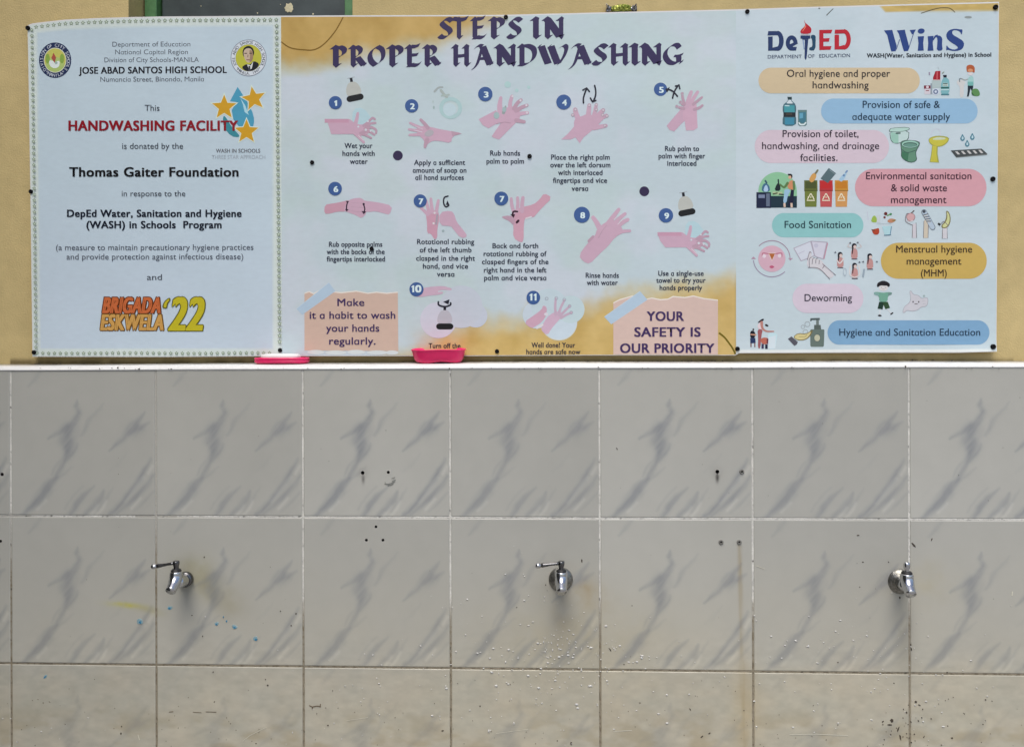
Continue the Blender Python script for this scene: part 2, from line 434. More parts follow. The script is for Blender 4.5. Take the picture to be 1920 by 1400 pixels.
# ------------------------------------------------------------------ plastered wall with a window opening
pw = empty('plaster_wall', (0, YW, GZ), 'cream yellow plastered wall behind the banner with a dark window opening', 'wall')
plaster = attr_mat('cream_plaster_paint', 0.75, 0.25, 0.08, 30, bump=0.4, bscale=300, bdist=.0022)
wx0 = PX(241, 15, YW).x; wx1 = PX(661, 15, YW).x
wz0 = PX(500, 120, YW).z; wz1 = wz0 + 1.15
def plaster_tint(px, py):
    n = float(fbm(np.array(px / 120.), np.array(py / 120.)))
    c = np.array([186, 165, 120]) * (.95 + .10 * n)
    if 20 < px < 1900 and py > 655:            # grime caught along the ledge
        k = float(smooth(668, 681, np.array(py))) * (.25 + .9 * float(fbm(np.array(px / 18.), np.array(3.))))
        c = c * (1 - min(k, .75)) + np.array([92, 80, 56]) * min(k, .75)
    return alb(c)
def wall_grid(x0, x1, z0, z1, step):
    nx = max(1, int((x1 - x0) / step)); nz = max(1, int((z1 - z0) / step))
    vs, fs, ts = [], [], []
    for j in range(nz + 1):
        for i in range(nx + 1):
            x = x0 + (x1 - x0) * i / nx; z = z0 + (z1 - z0) * j / nz
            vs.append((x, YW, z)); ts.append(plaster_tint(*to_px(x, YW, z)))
    for j in range(nz):
        for i in range(nx): fs.append((j * (nx + 1) + i, j * (nx + 1) + i + 1, (j + 1) * (nx + 1) + i + 1, (j + 1) * (nx + 1) + i))
    return vs, fs, ts
av, af, at_ = [], [], []
for a in ((COLX[0], COLX[-1], .006, .05, .003), (COLX[0], COLX[-1], .05, wz0, .05), (COLX[0], wx0, wz0, wz1, .05), (wx1, COLX[-1], wz0, wz1, .05), (COLX[0], COLX[-1], wz1, wz1 + .35, .05)):
    g = wall_grid(*a); o = len(av)
    av += g[0]; af += [tuple(i + o for i in f) for f in g[1]]; at_ += g[2]
RD = 0.072                                     # reveal depth
for (xa, za, xb, zb) in ((wx0, wz0, wx0, wz1), (wx0, wz1, wx1, wz1), (wx1, wz1, wx1, wz0), (wx1, wz0, wx0, wz0)):
    o = len(av)
    av += [(xa, YW, za), (xb, YW, zb), (xb, YW + RD + .05, zb), (xa, YW + RD + .05, za)]; af.append((o, o + 1, o + 2, o + 3)); at_ += [alb((178, 160, 116))] * 4
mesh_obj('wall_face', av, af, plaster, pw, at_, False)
bm = bmesh.new(); box(bm, COLX[0], COLX[-1], YW + RD + .13, YW + RD + .15, 0, wz1 + .35)
obj('wall_back', bm, mat('inner_wall', (.12, .12, .115), .9), pw, smooth=False)
# window
win_e = bpy.data.objects.new('window', None); COL.objects.link(win_e); win_e.parent = pw
win_e.matrix_parent_inverse = Matrix.Translation(-Vector(pw.location))
green = mat('green_window_paint', alb((82, 122, 80)), .45, noise=.2, nscale=60, bump=.15, bscale=150)
blackg = mat('window_gap', (.012, .012, .012), .8)
def wbox(name, x0, x1, y0, y1, z0, z1, m):
    bm = bmesh.new(); box(bm, x0, x1, y0, y1, z0, z1)
    bmesh.ops.bevel(bm, geom=bm.edges[:], offset=.0012, segments=1, affect='EDGES')
    o = obj(name, bm, m, win_e, smooth=False); return o
yf = YW + RD
fx0 = PX(276, 15, yf).x; fx1 = PX(298, 15, yf).x; fx2 = PX(650, 15, YW + .03).x; fx3 = wx1
wbox('window_frame', fx0, fx1, yf - .012, yf + .03, wz0 + .001, wz1 - .001, green)
wbox('window_frame', fx2, fx3 - .0006, YW + .012, yf + .03, wz0 + .001, wz1 - .001, green)
wbox('window_frame', fx1, fx2, yf - .01, yf + .03, wz1 - .03, wz1 - .001, green)
wbox('window_frame', fx1, fx2, yf - .01, yf + .03, wz0 + .001, wz0 + .03, green)
pane = mat('dusty_dark_window_panel', alb((66, 72, 72)), .35, noise=.35, nscale=14, bump=.1, bscale=90)
wbox('pane', fx1 + .004, fx2 - .0005, yf + .006, yf + .012, wz0 + .03, wz1 - .03, pane)
# peeled paper and plaster flecks stuck on the pane
def blob(name, cx, cy, r, Y, m, parent, seed, thick=.0006, sx=1, sy=1, n=20):
    rr = random.Random(seed); bm = bmesh.new(); c = PX(cx, cy, Y)
    ring = []
    for i in range(n):
        a = i / n * 2 * math.pi; q = r * (.78 + .4 * rr.random())
        ring.append(bm.verts.new((c.x + q * sx * math.cos(a), Y, c.z + q * sy * math.sin(a))))
    top = [bm.verts.new((v.co.x * .94 + c.x * .06, Y - thick, v.co.z * .94 + c.z * .06)) for v in ring]
    bm.faces.new(top)
    for i in range(n): bm.faces.new((ring[i], ring[(i + 1) % n], top[(i + 1) % n], top[i]))
    return obj(name, bm, m, parent, smooth=False)
fleck = mat('peeled_cream_fleck', alb((202, 190, 160)), .8, noise=.12, nscale=200)
for (x, y, r, sd_) in ((542, 15, .0105, 3), (587, 27, .002, 5), (483, 25, .0014, 6), (377, 12, .0012, 8), (526, 9, .001, 9)):
    o = blob('peeled_patch', x, y, r, yf + .006, fleck, win_e, sd_, sx=.9, sy=1.05)

# ------------------------------------------------------------------ banner
bc = PX(960, 666, YS)
bn = empty('banner', (bc.x, YS, bc.z), 'long printed vinyl banner of handwashing steps screwed to the cream wall', 'banner')
TOPX = [52, 60, 80, 120, 180, 240, 300, 528, 620, 940, 1180, 1380, 1500, 1700, 1872]
TOPY = [51, 47, 44.5, 40, 37, 35.2, 34, 32.5, 32, 31, 25, 20.5, 16.5, 11, 6.5]
BOTX = [62, 300, 528, 900, 1100, 1379, 1380.5, 1600, 1800, 1867]
BOTY = [667.5, 668, 666.5, 666, 665, 665, 661, 660, 660, 658]
topf = lambda x: float(np.interp(x, TOPX, TOPY)); botf = lambda x: float(np.interp(x, BOTX, BOTY))
leftx = lambda t: 52.5 + 9.5 * t ** .8
rightx = lambda t: 1872 - 5 * t
def YB(px, py):
    """front surface of the sheet: it lifts at the lower right corner"""
    y = YS
    y -= .006 * math.exp(-((px - 1840) / 60) ** 2 - ((py - 668) / 18) ** 2) * .6
    return y
def BP(px, py, lift=0.0):
    y = YB(px, py) - lift
    p = PX(px, py, YS)                      # plane position, then real relief
    return (p.x, y, p.z)
print_m = attr_mat('printed_vinyl', 0.42, 0.38, 0.03, 55, bump=0.10, bscale=260, stretch=(1, 1, 2.2), bdist=.0006, wave=.006, wscale=5)

# backing sheet with its own thickness and pale cut edges
NXB = 240
top_l = [(52.5 + (1872 - 52.5) * i / NXB) for i in range(NXB + 1)]
vs, fs = [], []
NYB = 60
for j in range(NYB + 1):
    t = j / NYB
    for i in range(NXB + 1):
        s = i / NXB; x = leftx(t) * (1 - s) + rightx(t) * s
        y = (topf(x) - 2.6) * (1 - t) + (botf(x) + 1.2) * t
        vs.append(BP(x + (-1.2 if i == 0 else 1.2 if i == NXB else 0), y))
W1 = NXB + 1
for j in range(NYB):
    for i in range(NXB): fs.append((j * W1 + i, (j + 1) * W1 + i, (j + 1) * W1 + i + 1, j * W1 + i + 1))
bl = [i for i in range(W1)] + [j * W1 + NXB for j in range(1, NYB + 1)] + [NYB * W1 + i for i in range(NXB - 1, -1, -1)] + [j * W1 for j in range(NYB - 1, 0, -1)]
o = len(vs); vs += [(vs[b][0], vs[b][1] + .0016, vs[b][2]) for b in bl]
for q in range(len(bl)): fs.append((bl[q], bl[(q + 1) % len(bl)], o + (q + 1) % len(bl), o + q))
mesh_obj('backing_sheet', vs, fs, mat('white_vinyl_edge', (.78, .78, .76), .5, noise=.04), bn, None, False)

def panel(name, xl, xr, colf, step=3.2, lift=.0003):
    """printed panel between two edge functions, coloured point by point like the artwork"""
    nx = int((xr(0) - xl(0)) / step); ny = int(635 / step)
    vs, fs, px_, py_ = [], [], [], []
    for j in range(ny + 1):
        t = j / ny
        for i in range(nx + 1):
            s = i / nx; x = xl(t) * (1 - s) + xr(t) * s; y = topf(x) * (1 - t) + (botf(x)) * t
            px_.append(x); py_.append(y); vs.append(BP(x, y, lift))
    for j in range(ny):
        for i in range(nx): fs.append((j * (nx + 1) + i, (j + 1) * (nx + 1) + i, (j + 1) * (nx + 1) + i + 1, j * (nx + 1) + i + 1))
    c = colf(np.array(px_), np.array(py_))
    return mesh_obj(name, vs, fs, print_m, bn, np.clip(lin(c) / ILLUM_P, .004, .9), True)
def mixc(c, m, t):
    return c * (1 - m[..., None]) + np.array(t, float) * m[..., None]
WHITE_L, WHITE_M, WHITE_R = (184, 198, 209), (184, 196, 203), (185, 197, 204)
def col_left(x, y):
    c = np.zeros(x.shape + (3,)) + np.array(WHITE_L, float)
    c = mixc(c, .5 * fbm(x / 160, y / 160) * smooth(250, 650, y), (190, 196, 214))
    e = np.maximum.reduce([smooth(72, 67, x - 6 * (y - 50) / 600), smooth(510, 514, x), smooth(652, 656, y), smooth(50, 46, y - np.interp(x, TOPX, TOPY) + 32)])
    return mixc(c, np.clip(e, 0, 1) * .6, (212, 216, 204))
def col_mid(x, y):
    c = np.zeros(x.shape + (3,)) + np.array(WHITE_M, float)
    c = mixc(c, .55 * smooth(.45, .7, fbm(x / 110 + 3, y / 110)), (196, 198, 210))
    c = mixc(c, .5 * smooth(.5, .72, fbm(x / 140 + 9, y / 90 + 4)), (180, 196, 194))
    wob = (fbm(x / 60, y / 60) - .5) * 50
    lim = np.interp(x, [528, 600, 700, 800, 880, 930, 975], [138, 126, 106, 92, 72, 48, 14])
    a = smooth(lim + 22, lim - 40, y + wob * .5 + 22 * (fbm(x / 22 + 8, y / 22) - .5)) * smooth(1000, 930, x)
    gold = np.array([182, 148, 82]) + (fbm(x / 40, y / 40) - .5)[..., None] * np.array([34, 36, 40])
    c = c * (1 - a[..., None]) + gold * a[..., None]
    lim2 = np.interp(x, [528, 700, 760, 830, 900, 960, 1080, 1150, 1220, 1300, 1380], [760, 690, 655, 620, 600, 590, 570, 552, 540, 528, 520])
    b = smooth(lim2 - 26, lim2 + 46, y + wob * .9 + 26 * (fbm(x / 22, y / 22) - .5))
    gold2 = np.array([192, 161, 98]) + (fbm(x / 40 + 5, y / 40) - .5)[..., None] * np.array([30, 34, 40])
    c = c * (1 - b[..., None]) + gold2 * b[..., None]
    k = smooth(1376, 1380, x) * smooth(500, 540, y)
    return mixc(c, k * .4, (150, 120, 70))
def col_right(x, y):
    c = np.zeros(x.shape + (3,)) + np.array(WHITE_R, float)
    c = mixc(c, .45 * smooth(.45, .7, fbm(x / 120 + 5, y / 120 + 2)), (196, 204, 212))
    ly = 24 - (x - 1660) * .015
    a = smooth(ly + 1, ly - 2, y) * smooth(1646 + (y - 11) * .9, 1652 + (y - 11) * .9, x)
    g = np.array([186, 158, 92]) + (fbm(x / 26, y / 12) - .5)[..., None] * np.array([50, 44, 40])
    c = c * (1 - a[..., None]) + g * a[..., None]
    return mixc(c, smooth(654, 656.5, y) * .8, (226, 226, 220))
SEAM1 = lambda t: 527.0 + 1.5 * t
SEAM2 = lambda t: 1380.0
panel('left_panel', leftx, SEAM1, col_left)
panel('middle_panel', SEAM1, SEAM2, col_mid)
panel('right_panel', SEAM2, rightx, col_right)

# --- print helpers: everything below is flat ink on the sheet
class Ink:
    def __init__(s, name, layer=1):
        s.name, s.z, s.V, s.F, s.T = name, .0003 + layer * .00022, [], [], []
        s.sc, s.ox, s.oy = 1.0, 0.0, 0.0
    def frame(s, sc, ox, oy): s.sc, s.ox, s.oy = sc, ox, oy; return s     # units of the drawing
    def _p(s, p): return (p[0] / s.sc + s.ox, p[1] / s.sc + s.oy)
    def raw(s, pts, faces, col):
        o = len(s.V); s.z += .000008
        if s.name.endswith('drawing') and sum(col) > 200:      # the small pictures are printed in duller ink
            L = sum(col) / 3; col = tuple((L + (c - L) * .95) * .98 for c in col)
        s.V += [BP(x, y, s.z) for x, y in pts]; s.F += [tuple(i + o for i in f) for f in faces]
        s.T += [alb(col)] * len(pts)
    def poly(s, pts, col):
        P = [s._p(p) for p in pts]
        tri = tessellate_polygon([[Vector((x, y, 0)) for x, y in P]])
        s.raw(P, [tuple(t) for t in tri], col); return s
    def smoothpoly(s, pts, col, it=2):
        for _ in range(it):
            q = []
            for i in range(len(pts)):
                a, b = pts[i], pts[(i + 1) % len(pts)]
                q += [(a[0] * .75 + b[0] * .25, a[1] * .75 + b[1] * .25), (a[0] * .25 + b[0] * .75, a[1] * .25 + b[1] * .75)]
            pts = q
        return s.poly(pts, col)
    def disc(s, cx, cy, rx, col, ry=None, n=40, a0=0, a1=360, rot=0):
        ry = ry or rx; r = rad(rot); pts = []
        for i in range(n):
            a = rad(a0 + (a1 - a0) * i / (n if a1 - a0 >= 360 else n - 1)); x, y = rx * math.cos(a), ry * math.sin(a)
            pts.append((cx + x * math.cos(r) - y * math.sin(r), cy + x * math.sin(r) + y * math.cos(r)))
        return s.poly(pts, col)
    def ring(s, cx, cy, rx, wd, col, ry=None, a0=0, a1=360, n=48):
        ry = ry or rx; P, Fc = [], []
        for i in range(n + 1):
            a = rad(a0 + (a1 - a0) * i / n)
            P += [s._p((cx + (rx - wd / 2) * math.cos(a), cy + (ry - wd / 2) * math.sin(a))), s._p((cx + (rx + wd / 2) * math.cos(a), cy + (ry + wd / 2) * math.sin(a)))]
        for i in range(n): Fc.append((2 * i, 2 * i + 1, 2 * i + 3, 2 * i + 2))
        s.raw(P, Fc, col); return s
    def line(s, pts, wd, col, w2=None, cap=True):
        """brush stroke of changing width along a polyline, one continuous ribbon"""
        P = [np.array(s._p(p)) for p in pts]; n = len(P); out, Fc = [], []
        w0 = wd / s.sc; w1 = (w2 if w2 is not None else wd) / s.sc
        for i, p in enumerate(P):
            a = P[i - 1] if i else p; b = P[i + 1] if i < n - 1 else p
            d = b - a; d = d / (np.hypot(*d) + 1e-9); nn = np.array([-d[1], d[0]])
            h = (w0 + (w1 - w0) * i / max(1, n - 1)) / 2
            out += [tuple(p - nn * h), tuple(p + nn * h)]
        for i in range(n - 1): Fc.append((2 * i, 2 * i + 1, 2 * i + 3, 2 * i + 2))
        s.raw(out, Fc, col)
        if cap:
            for p, h in ((P[0], w0 / 2), (P[-1], w1 / 2)):
                if h > .5:
                    q = [(p[0] + h * math.cos(t * math.pi / 6), p[1] + h * math.sin(t * math.pi / 6)) for t in range(12)]
                    s.raw(q, [tuple(range(12))], col)
        return s
    def curve(s, pts, wd, col, w2=None, cap=True, n=6):
        """Catmull-Rom through pts"""
        q = [pts[0]] + list(pts) + [pts[-1]]; out = []
        for i in range(1, len(q) - 2):
            p0, p1, p2, p3 = (np.array(q[k], float) for k in (i - 1, i, i + 1, i + 2))
            for k in range(n):
                t = k / n
                out.append(tuple(.5 * (2 * p1 + (p2 - p0) * t + (2 * p0 - 5 * p1 + 4 * p2 - p3) * t * t + (3 * p1 - p0 - 3 * p2 + p3) * t ** 3)))
        out.append(tuple(pts[-1])); return s.line(out, wd, col, w2, cap)
    def star(s, cx, cy, r, col, rot=-90, inner=.42):
        return s.poly([(cx + (r if k % 2 == 0 else r * inner) * math.cos(rad(rot + 36 * k)), cy + (r if k % 2 == 0 else r * inner) * math.sin(rad(rot + 36 * k))) for k in range(10)], col)
    def glyphs(s, verts, faces, col): s.raw(verts, faces, col)
    def done(s, label=None):
        o = mesh_obj(s.name, s.V, s.F, print_m, bn, s.T, True)
        if label: o['label'] = label
        return o

# --- lettering, laid out glyph by glyph from the built-in font
_tc = bpy.data.curves.new('glyph', 'FONT'); _to = bpy.data.objects.new('glyph', _tc); COL.objects.link(_to)
_gc = {}
def _mesh(txt, bold):
    _tc.body = txt; _tc.offset = bold; _tc.resolution_u = 4
    dg = bpy.context.evaluated_depsgraph_get(); dg.update()
    m = _to.evaluated_get(dg).to_mesh()
    v = np.array([(a.co.x, a.co.y) for a in m.vertices]).reshape(-1, 2); f = [tuple(p.vertices) for p in m.polygons]
    return v, f
def glyph(ch, bold):
    k = (ch, bold)
    if k not in _gc:
        hh, _ = _mesh('HH', 0.0); h1, _ = _mesh('H' + ch + 'H', 0.0)
        adv = (h1[:, 0].max() - hh[:, 0].max())
        v, f = _mesh(ch, bold) if ch.strip() else (np.zeros((0, 2)), [])
        if ch == 'ɑ' and len(v):            # single-storey a, brought to this font's x-height
            sx = .82; v = v * sx; adv *= sx
            if bold > 0: adv += bold * .5
        _gc[k] = (v, f, adv + max(0, bold) * 1.1)
    return _gc[k]
CAPH = None
def text_geo(t, bold, track=0.0):
    V, F, x = [], [], 0.0
    for ch in t:
        v, f, adv = glyph(ch, bold)
        o = len(V)
        V += [(a[0] + x, a[1]) for a in v]; F += [tuple(i + o for i in q) for q in f]
        x += adv + track
    return np.array(V), F
CAPH = 0.682
def T(ink, t, x0, x1, yb, cap, col, bold=0.0, y1=None, shear=0.0, geo=False, track=0.0, ysc=1.0):
    """one line of lettering between x0 and x1 on baseline yb (pixels of the artwork)"""
    if geo: t = t.replace('a', 'ɑ')
    V, F = text_geo(t, min(bold, 0.0), track + max(0, bold) * 1.2)
    a, b = V[:, 0].min(), V[:, 0].max()
    k = cap / CAPH
    X = x0 + (V[:, 0] - a) / (b - a) * (x1 - x0) + shear * V[:, 1] * k
    slope = 0 if y1 is None else (y1 - yb) / (x1 - x0)
    Y = yb + (X - x0) * slope - V[:, 1] * k * ysc
    if bold <= 0: ink.glyphs(list(zip(X, Y)), F, col); return
    bx, by = bold * k * 1.05, bold * k * .45
    for ox, oy in ((-bx, by), (bx, by), (bx, -by), (-bx, -by)) if bold > .012 else ((-bx, 0), (bx, 0)):
        ink.glyphs(list(zip(X + ox, Y + oy)), F, col)
def ring_text(ink, t, cx, cy, rx, ry, a0, a1, h, col, bold=0.02, inward=False):
    n = len(t)
    for i, ch in enumerate(t):
        v, f, adv = glyph(ch, 0.0)
        if not len(v): continue
        a = rad(a0 + (a1 - a0) * i / (n - 1)); k = h / CAPH
        up = np.array([math.cos(a), math.sin(a)]) * (-1 if inward else 1)
        ri = np.array([-up[1], up[0]])
        c = np.array([cx + rx * math.cos(a), cy + ry * math.sin(a)])
        mid = (v[:, 0].min() + v[:, 0].max()) / 2
        P = [tuple(c + ri * (q[0] - mid) * k + up * (q[1] - CAPH / 2) * k) for q in v]
        ink.glyphs(P, f, col)

K = (44, 44, 54); KB = (26, 27, 36)
# ---------------- left panel
I = Ink('star_border', 1)
SC = (132, 144, 124); SI = (196, 206, 196)
def bstar(x, y, f=1.0):
    I.star(x, y, 4.7 * f, SC, inner=.5); I.star(x, y, 1.9 * f, SI, inner=.6)
for i in range(42):
    x = 68 + i * 10.98; y = topf(x) + 5.3; bstar(x, y, .95)
for i in range(41): bstar(70 + i * 10.9, 661.8 + .4 * math.sin(i * .3), .85)
for i in range(55):
    t = (56 + i * 11.0 - 40) / 630; bstar(leftx(t) + 7.5, 57 + i * 11.0, .85)
    if i < 54: bstar(519.2 + 6.2 * (i / 54), 49.5 + i * 11.15, .98)
I.done()
I = Ink('heading', 1)
T(I, 'Department of Education', 211, 357, 88, 9, (78, 82, 94), -.004, 87.5, geo=True)
T(I, 'National Capital Region', 216.3, 352.5, 102.5, 8.8, (78, 82, 94), -.004, 102, geo=True)
T(I, 'Division of City Schools-MANILA', 196, 372.8, 117.3, 8.8, (78, 82, 94), -.004, 116.6, geo=True)
T(I, 'JOSE ABAD SANTOS HIGH SCHOOL', 148.6, 425, 138.8, 12.2, (24, 28, 38), .028, 137.3)
T(I, 'Numancia Street, Binondo, Manila', 188.4, 382.4, 153.8, 9, (84, 88, 100), 0, 153, geo=True)
I.done()
I = Ink('text_line', 3); T(I, 'This', 271.8, 299.4, 208.3, 11, (60, 64, 74)); I.done()
I = Ink('text_line', 3); T(I, 'is donated by the', 229.6, 343.6, 279.5, 11, (62, 66, 76)); I.done()
I = Ink('text_line', 3); T(I, 'in response to the', 228.7, 347.9, 368.3, 10.6, (70, 74, 84)); I.done()
I = Ink('text_line', 3); T(I, '(a measure to maintain precautionary hygiene practices', 105.5, 475.5, 469.3, 10.6, (84, 88, 100), 0, 468.6); I.done()
I = Ink('text_line', 3); T(I, 'and provide protection against infectious disease)', 125.4, 456.5, 486.7, 10.6, (84, 88, 100), 0, 486.2); I.done()
I = Ink('text_line', 3); T(I, 'and', 276, 304, 525, 10.8, (66, 70, 80)); I.done()
I = Ink('text_line', 3); T(I, 'HANDWASHING FACILITY', 129.8, 445.7, 245.2, 18.2, (136, 22, 40), .036); I.done()
I = Ink('text_line', 3); T(I, 'Thomas Gaiter Foundation', 131, 446.8, 331.2, 17, (20, 23, 32), .033); I.done()
I = Ink('text_line', 3); T(I, 'DepEd Water, Sanitation and Hygiene', 126.7, 452.8, 406.8, 13.2, (30, 34, 46), .030); I.done()
I = Ink('text_line', 3); T(I, '(WASH) in Schools  Program', 163, 415.3, 428, 13.2, (30, 34, 46), .030); I.done()
I = Ink('round_city_seal', 1)
cx, cy = 103.6, 113.5
I.disc(cx, cy, 30.2, (42, 52, 84), 33.2, 60).disc(cx, cy, 21.2, (206, 208, 196), 23.4).disc(cx, cy, 20, (188, 184, 96), 22.2)
I.disc(cx, cy + 8, 17, (168, 186, 112), 14).disc(cx - 14, cy - 3, 4, (132, 160, 74), 9).disc(cx + 13, cy - 3, 4, (132, 160, 74), 9)
I.smoothpoly([(cx - 12, cy), (cx - 3, cy + 1), (cx - 1, cy + 6), (cx + 2, cy + 2), (cx + 9, cy + 1), (cx + 8, cy + 12), (cx - 1, cy + 16), (cx - 10, cy + 11)], (214, 220, 218), 1)
I.poly([(cx - 3, cy - 14), (cx + 2, cy - 5), (cx - 1, cy + 5), (cx - 7, cy - 4)], (164, 82, 72)).disc(cx + 2, cy + 5, 2.6, (150, 168, 160))
ring_text(I, 'DIVISION OF CITY SCHOOLS', cx, cy, 25.6, 28.2, 141, 397, 5.4, (206, 210, 222))
ring_text(I, '*MANILA*', cx, cy, 25.6, 28.2, 128, 52, 5.6, (206, 210, 222), inward=True)
I.done()
I = Ink('round_school_seal', 1)
cx, cy = 466.3, 109.2
I.disc(cx, cy, 33.6, (120, 126, 140), 34.4, 60).disc(cx, cy, 32.4, (206, 210, 218), 33.2, 60).disc(cx, cy, 24.6, (150, 146, 80), 25.4).disc(cx, cy, 23.8, (182, 178, 62), 24.6)
I.smoothpoly([(cx - 14, cy + 18), (cx - 4, cy + 11), (cx + 3, cy + 13), (cx + 9, cy + 5), (cx + 21, cy + 11), (cx + 15, cy + 20), (cx + 6, cy + 25), (cx - 5, cy + 25)], (26, 27, 36), 1)
I.poly([(cx - 3, cy + 12), (cx + 4, cy + 14), (cx + 9, cy + 6), (cx + 6, cy + 20), (cx + 1, cy + 23)], (208, 208, 206)).poly([(cx, cy + 15), (cx + 3, cy + 15), (cx + 4, cy + 25), (cx - 1, cy + 25)], (62, 62, 70))
I.disc(cx - .5, cy - 10, 10.8, (30, 27, 28), 12.5).smoothpoly([(cx - 10, cy - 8), (cx - 8, cy - 16), (cx, cy - 19), (cx + 7, cy - 15), (cx + 9, cy - 2), (cx + 6, cy + 6), (cx, cy + 10), (cx - 6, cy + 6)], (190, 168, 148), 2)
I.smoothpoly([(cx + 1, cy - 16), (cx + 8, cy - 12), (cx + 9, cy - 1), (cx + 6, cy + 7), (cx + 1, cy + 9), (cx + 3, cy - 3)], (150, 122, 100), 2)
I.line([(cx - 8, cy - 8.5), (cx - 3, cy - 8.5)], 1.7, (60, 48, 44), cap=False).line([(cx + 1.5, cy - 8.5), (cx + 6, cy - 8.5)], 1.7, (60, 48, 44), cap=False).line([(cx - 1, cy - 6), (cx - 1.5, cy - 1)], 1.4, (120, 92, 78), cap=False).line([(cx - 4, cy + 3.6), (cx + 2, cy + 3.6)], 1.4, (120, 76, 68), cap=False)
ring_text(I, 'JOSE ABAD SANTOS HIGH SCHOOL', cx, cy, 28.4, 29.2, 152, 388, 5.2, (58, 62, 72))
ring_text(I, '*MANILA, 1947*', cx, cy, 28.4, 29.2, 138, 42, 4.8, (58, 62, 72), inward=True)
I.done()
I = Ink('water_drop_logo', 1).frame(8.754, 380, 150)
TEAL = (74, 148, 178); LG = (206, 218, 206)
I.poly([(575, 118), (450, 352), (560, 365), (478, 500), (505, 650), (600, 772), (830, 768), (846, 690), (842, 620), (818, 530), (785, 455), (690, 295), (630, 200)], TEAL)
I.smoothpoly([(330, 610), (345, 780), (470, 930), (600, 945), (600, 900), (480, 780), (370, 590)], (60, 132, 146), 1)
I.poly([(620, 300), (700, 420), (760, 580), (690, 530), (660, 400)], (166, 204, 216))
for (x, y, r, ro) in ((355, 452, 210, -90), (840, 312, 205, -100), (722, 850, 205, -90)):
    I.star(x, y, r * 1.17, LG, ro, .44).star(x, y, r, (200, 150, 40), ro, .44)
I.frame(1, 0, 0)
T(I, 'WASH IN SCHOOLS', 405.4, 488, 286.6, 7, (98, 100, 108), .02)
T(I, 'THREE STAR APPROACH', 397.3, 497.6, 298.5, 7.4, (160, 168, 178), 0)
I.done()
I = Ink('school_drive_logo', 1)
DK = (98, 52, 30)
for dx, dy in ((-1.3, 0), (1.3, 0), (0, 1.3), (0, -1.3), (1, 1), (-1, -1)):
    T(I, 'BRIGADA', 193.5 + dx, 300 + dx, 586.6 + dy, 28.4, DK, .05, shear=.16)
    T(I, 'ESKWELA', 190 + dx, 305.5 + dx, 618.6 + dy, 28.4, (110, 78, 40), .05, shear=.13)
    T(I, '22', 318 + dx, 377 + dx, 618.8 + dy, 60, (92, 88, 40), .036, shear=.17)
T(I, 'BRIGADA', 193.5, 300, 586.6, 28.4, (192, 102, 62), .035, shear=.16)
T(I, 'ESKWELA', 190, 305.5, 618.6, 28.4, (198, 150, 84), .035, shear=.13)
I.smoothpoly([(318, 557), (307, 566), (304, 578), (314, 579), (315, 570), (321, 562)], (92, 88, 40), 1).smoothpoly([(316.5, 559.5), (309, 567), (306.5, 576.5), (312.5, 577), (313, 569), (318.5, 562)], (186, 172, 44), 1)
T(I, '22', 318, 377, 618.8, 60, (186, 172, 44), .030, shear=.17)
I.done()

# ---------------- title in broad-nib lettering
TI = (52, 43, 80)
def stem(x, w=.21, flag=True, foot=True):
    p = [(x - (.12 if flag else 0), .79 if flag else .9), (x + .1, 1.0), (x + w + .02, .93), (x + w, .84), (x + w, .16)]
    p += [(x + w + .11, .19), (x + .11, -.02)] if foot else [(x + w, .1), (x + .1, -.02)]
    return p + [(x, .10), (x, .80)]
def nib(pts, wd=.2, ang=38):
    wd *= 1.22
    n = (math.cos(rad(ang)) * wd / 2, math.sin(rad(ang)) * wd / 2)
    q = [pts[0]] + pts + [pts[-1]]; c = []
    for i in range(1, len(q) - 2):
        p0, p1, p2, p3 = (np.array(q[k], float) for k in (i - 1, i, i + 1, i + 2))
        for k in range(6):
            t = k / 6; c.append(.5 * (2 * p1 + (p2 - p0) * t + (2 * p0 - 5 * p1 + 4 * p2 - p3) * t * t + (3 * p1 - p0 - 3 * p2 + p3) * t ** 3))
    c.append(np.array(pts[-1], float))
    return [('strip', [(p[0] - n[0], p[1] - n[1]) for p in c], [(p[0] + n[0], p[1] + n[1]) for p in c])]
BOWL = [(.20, .84), (.36, .90), (.52, .78), (.50, .60), (.36, .47), (.26, .43)]
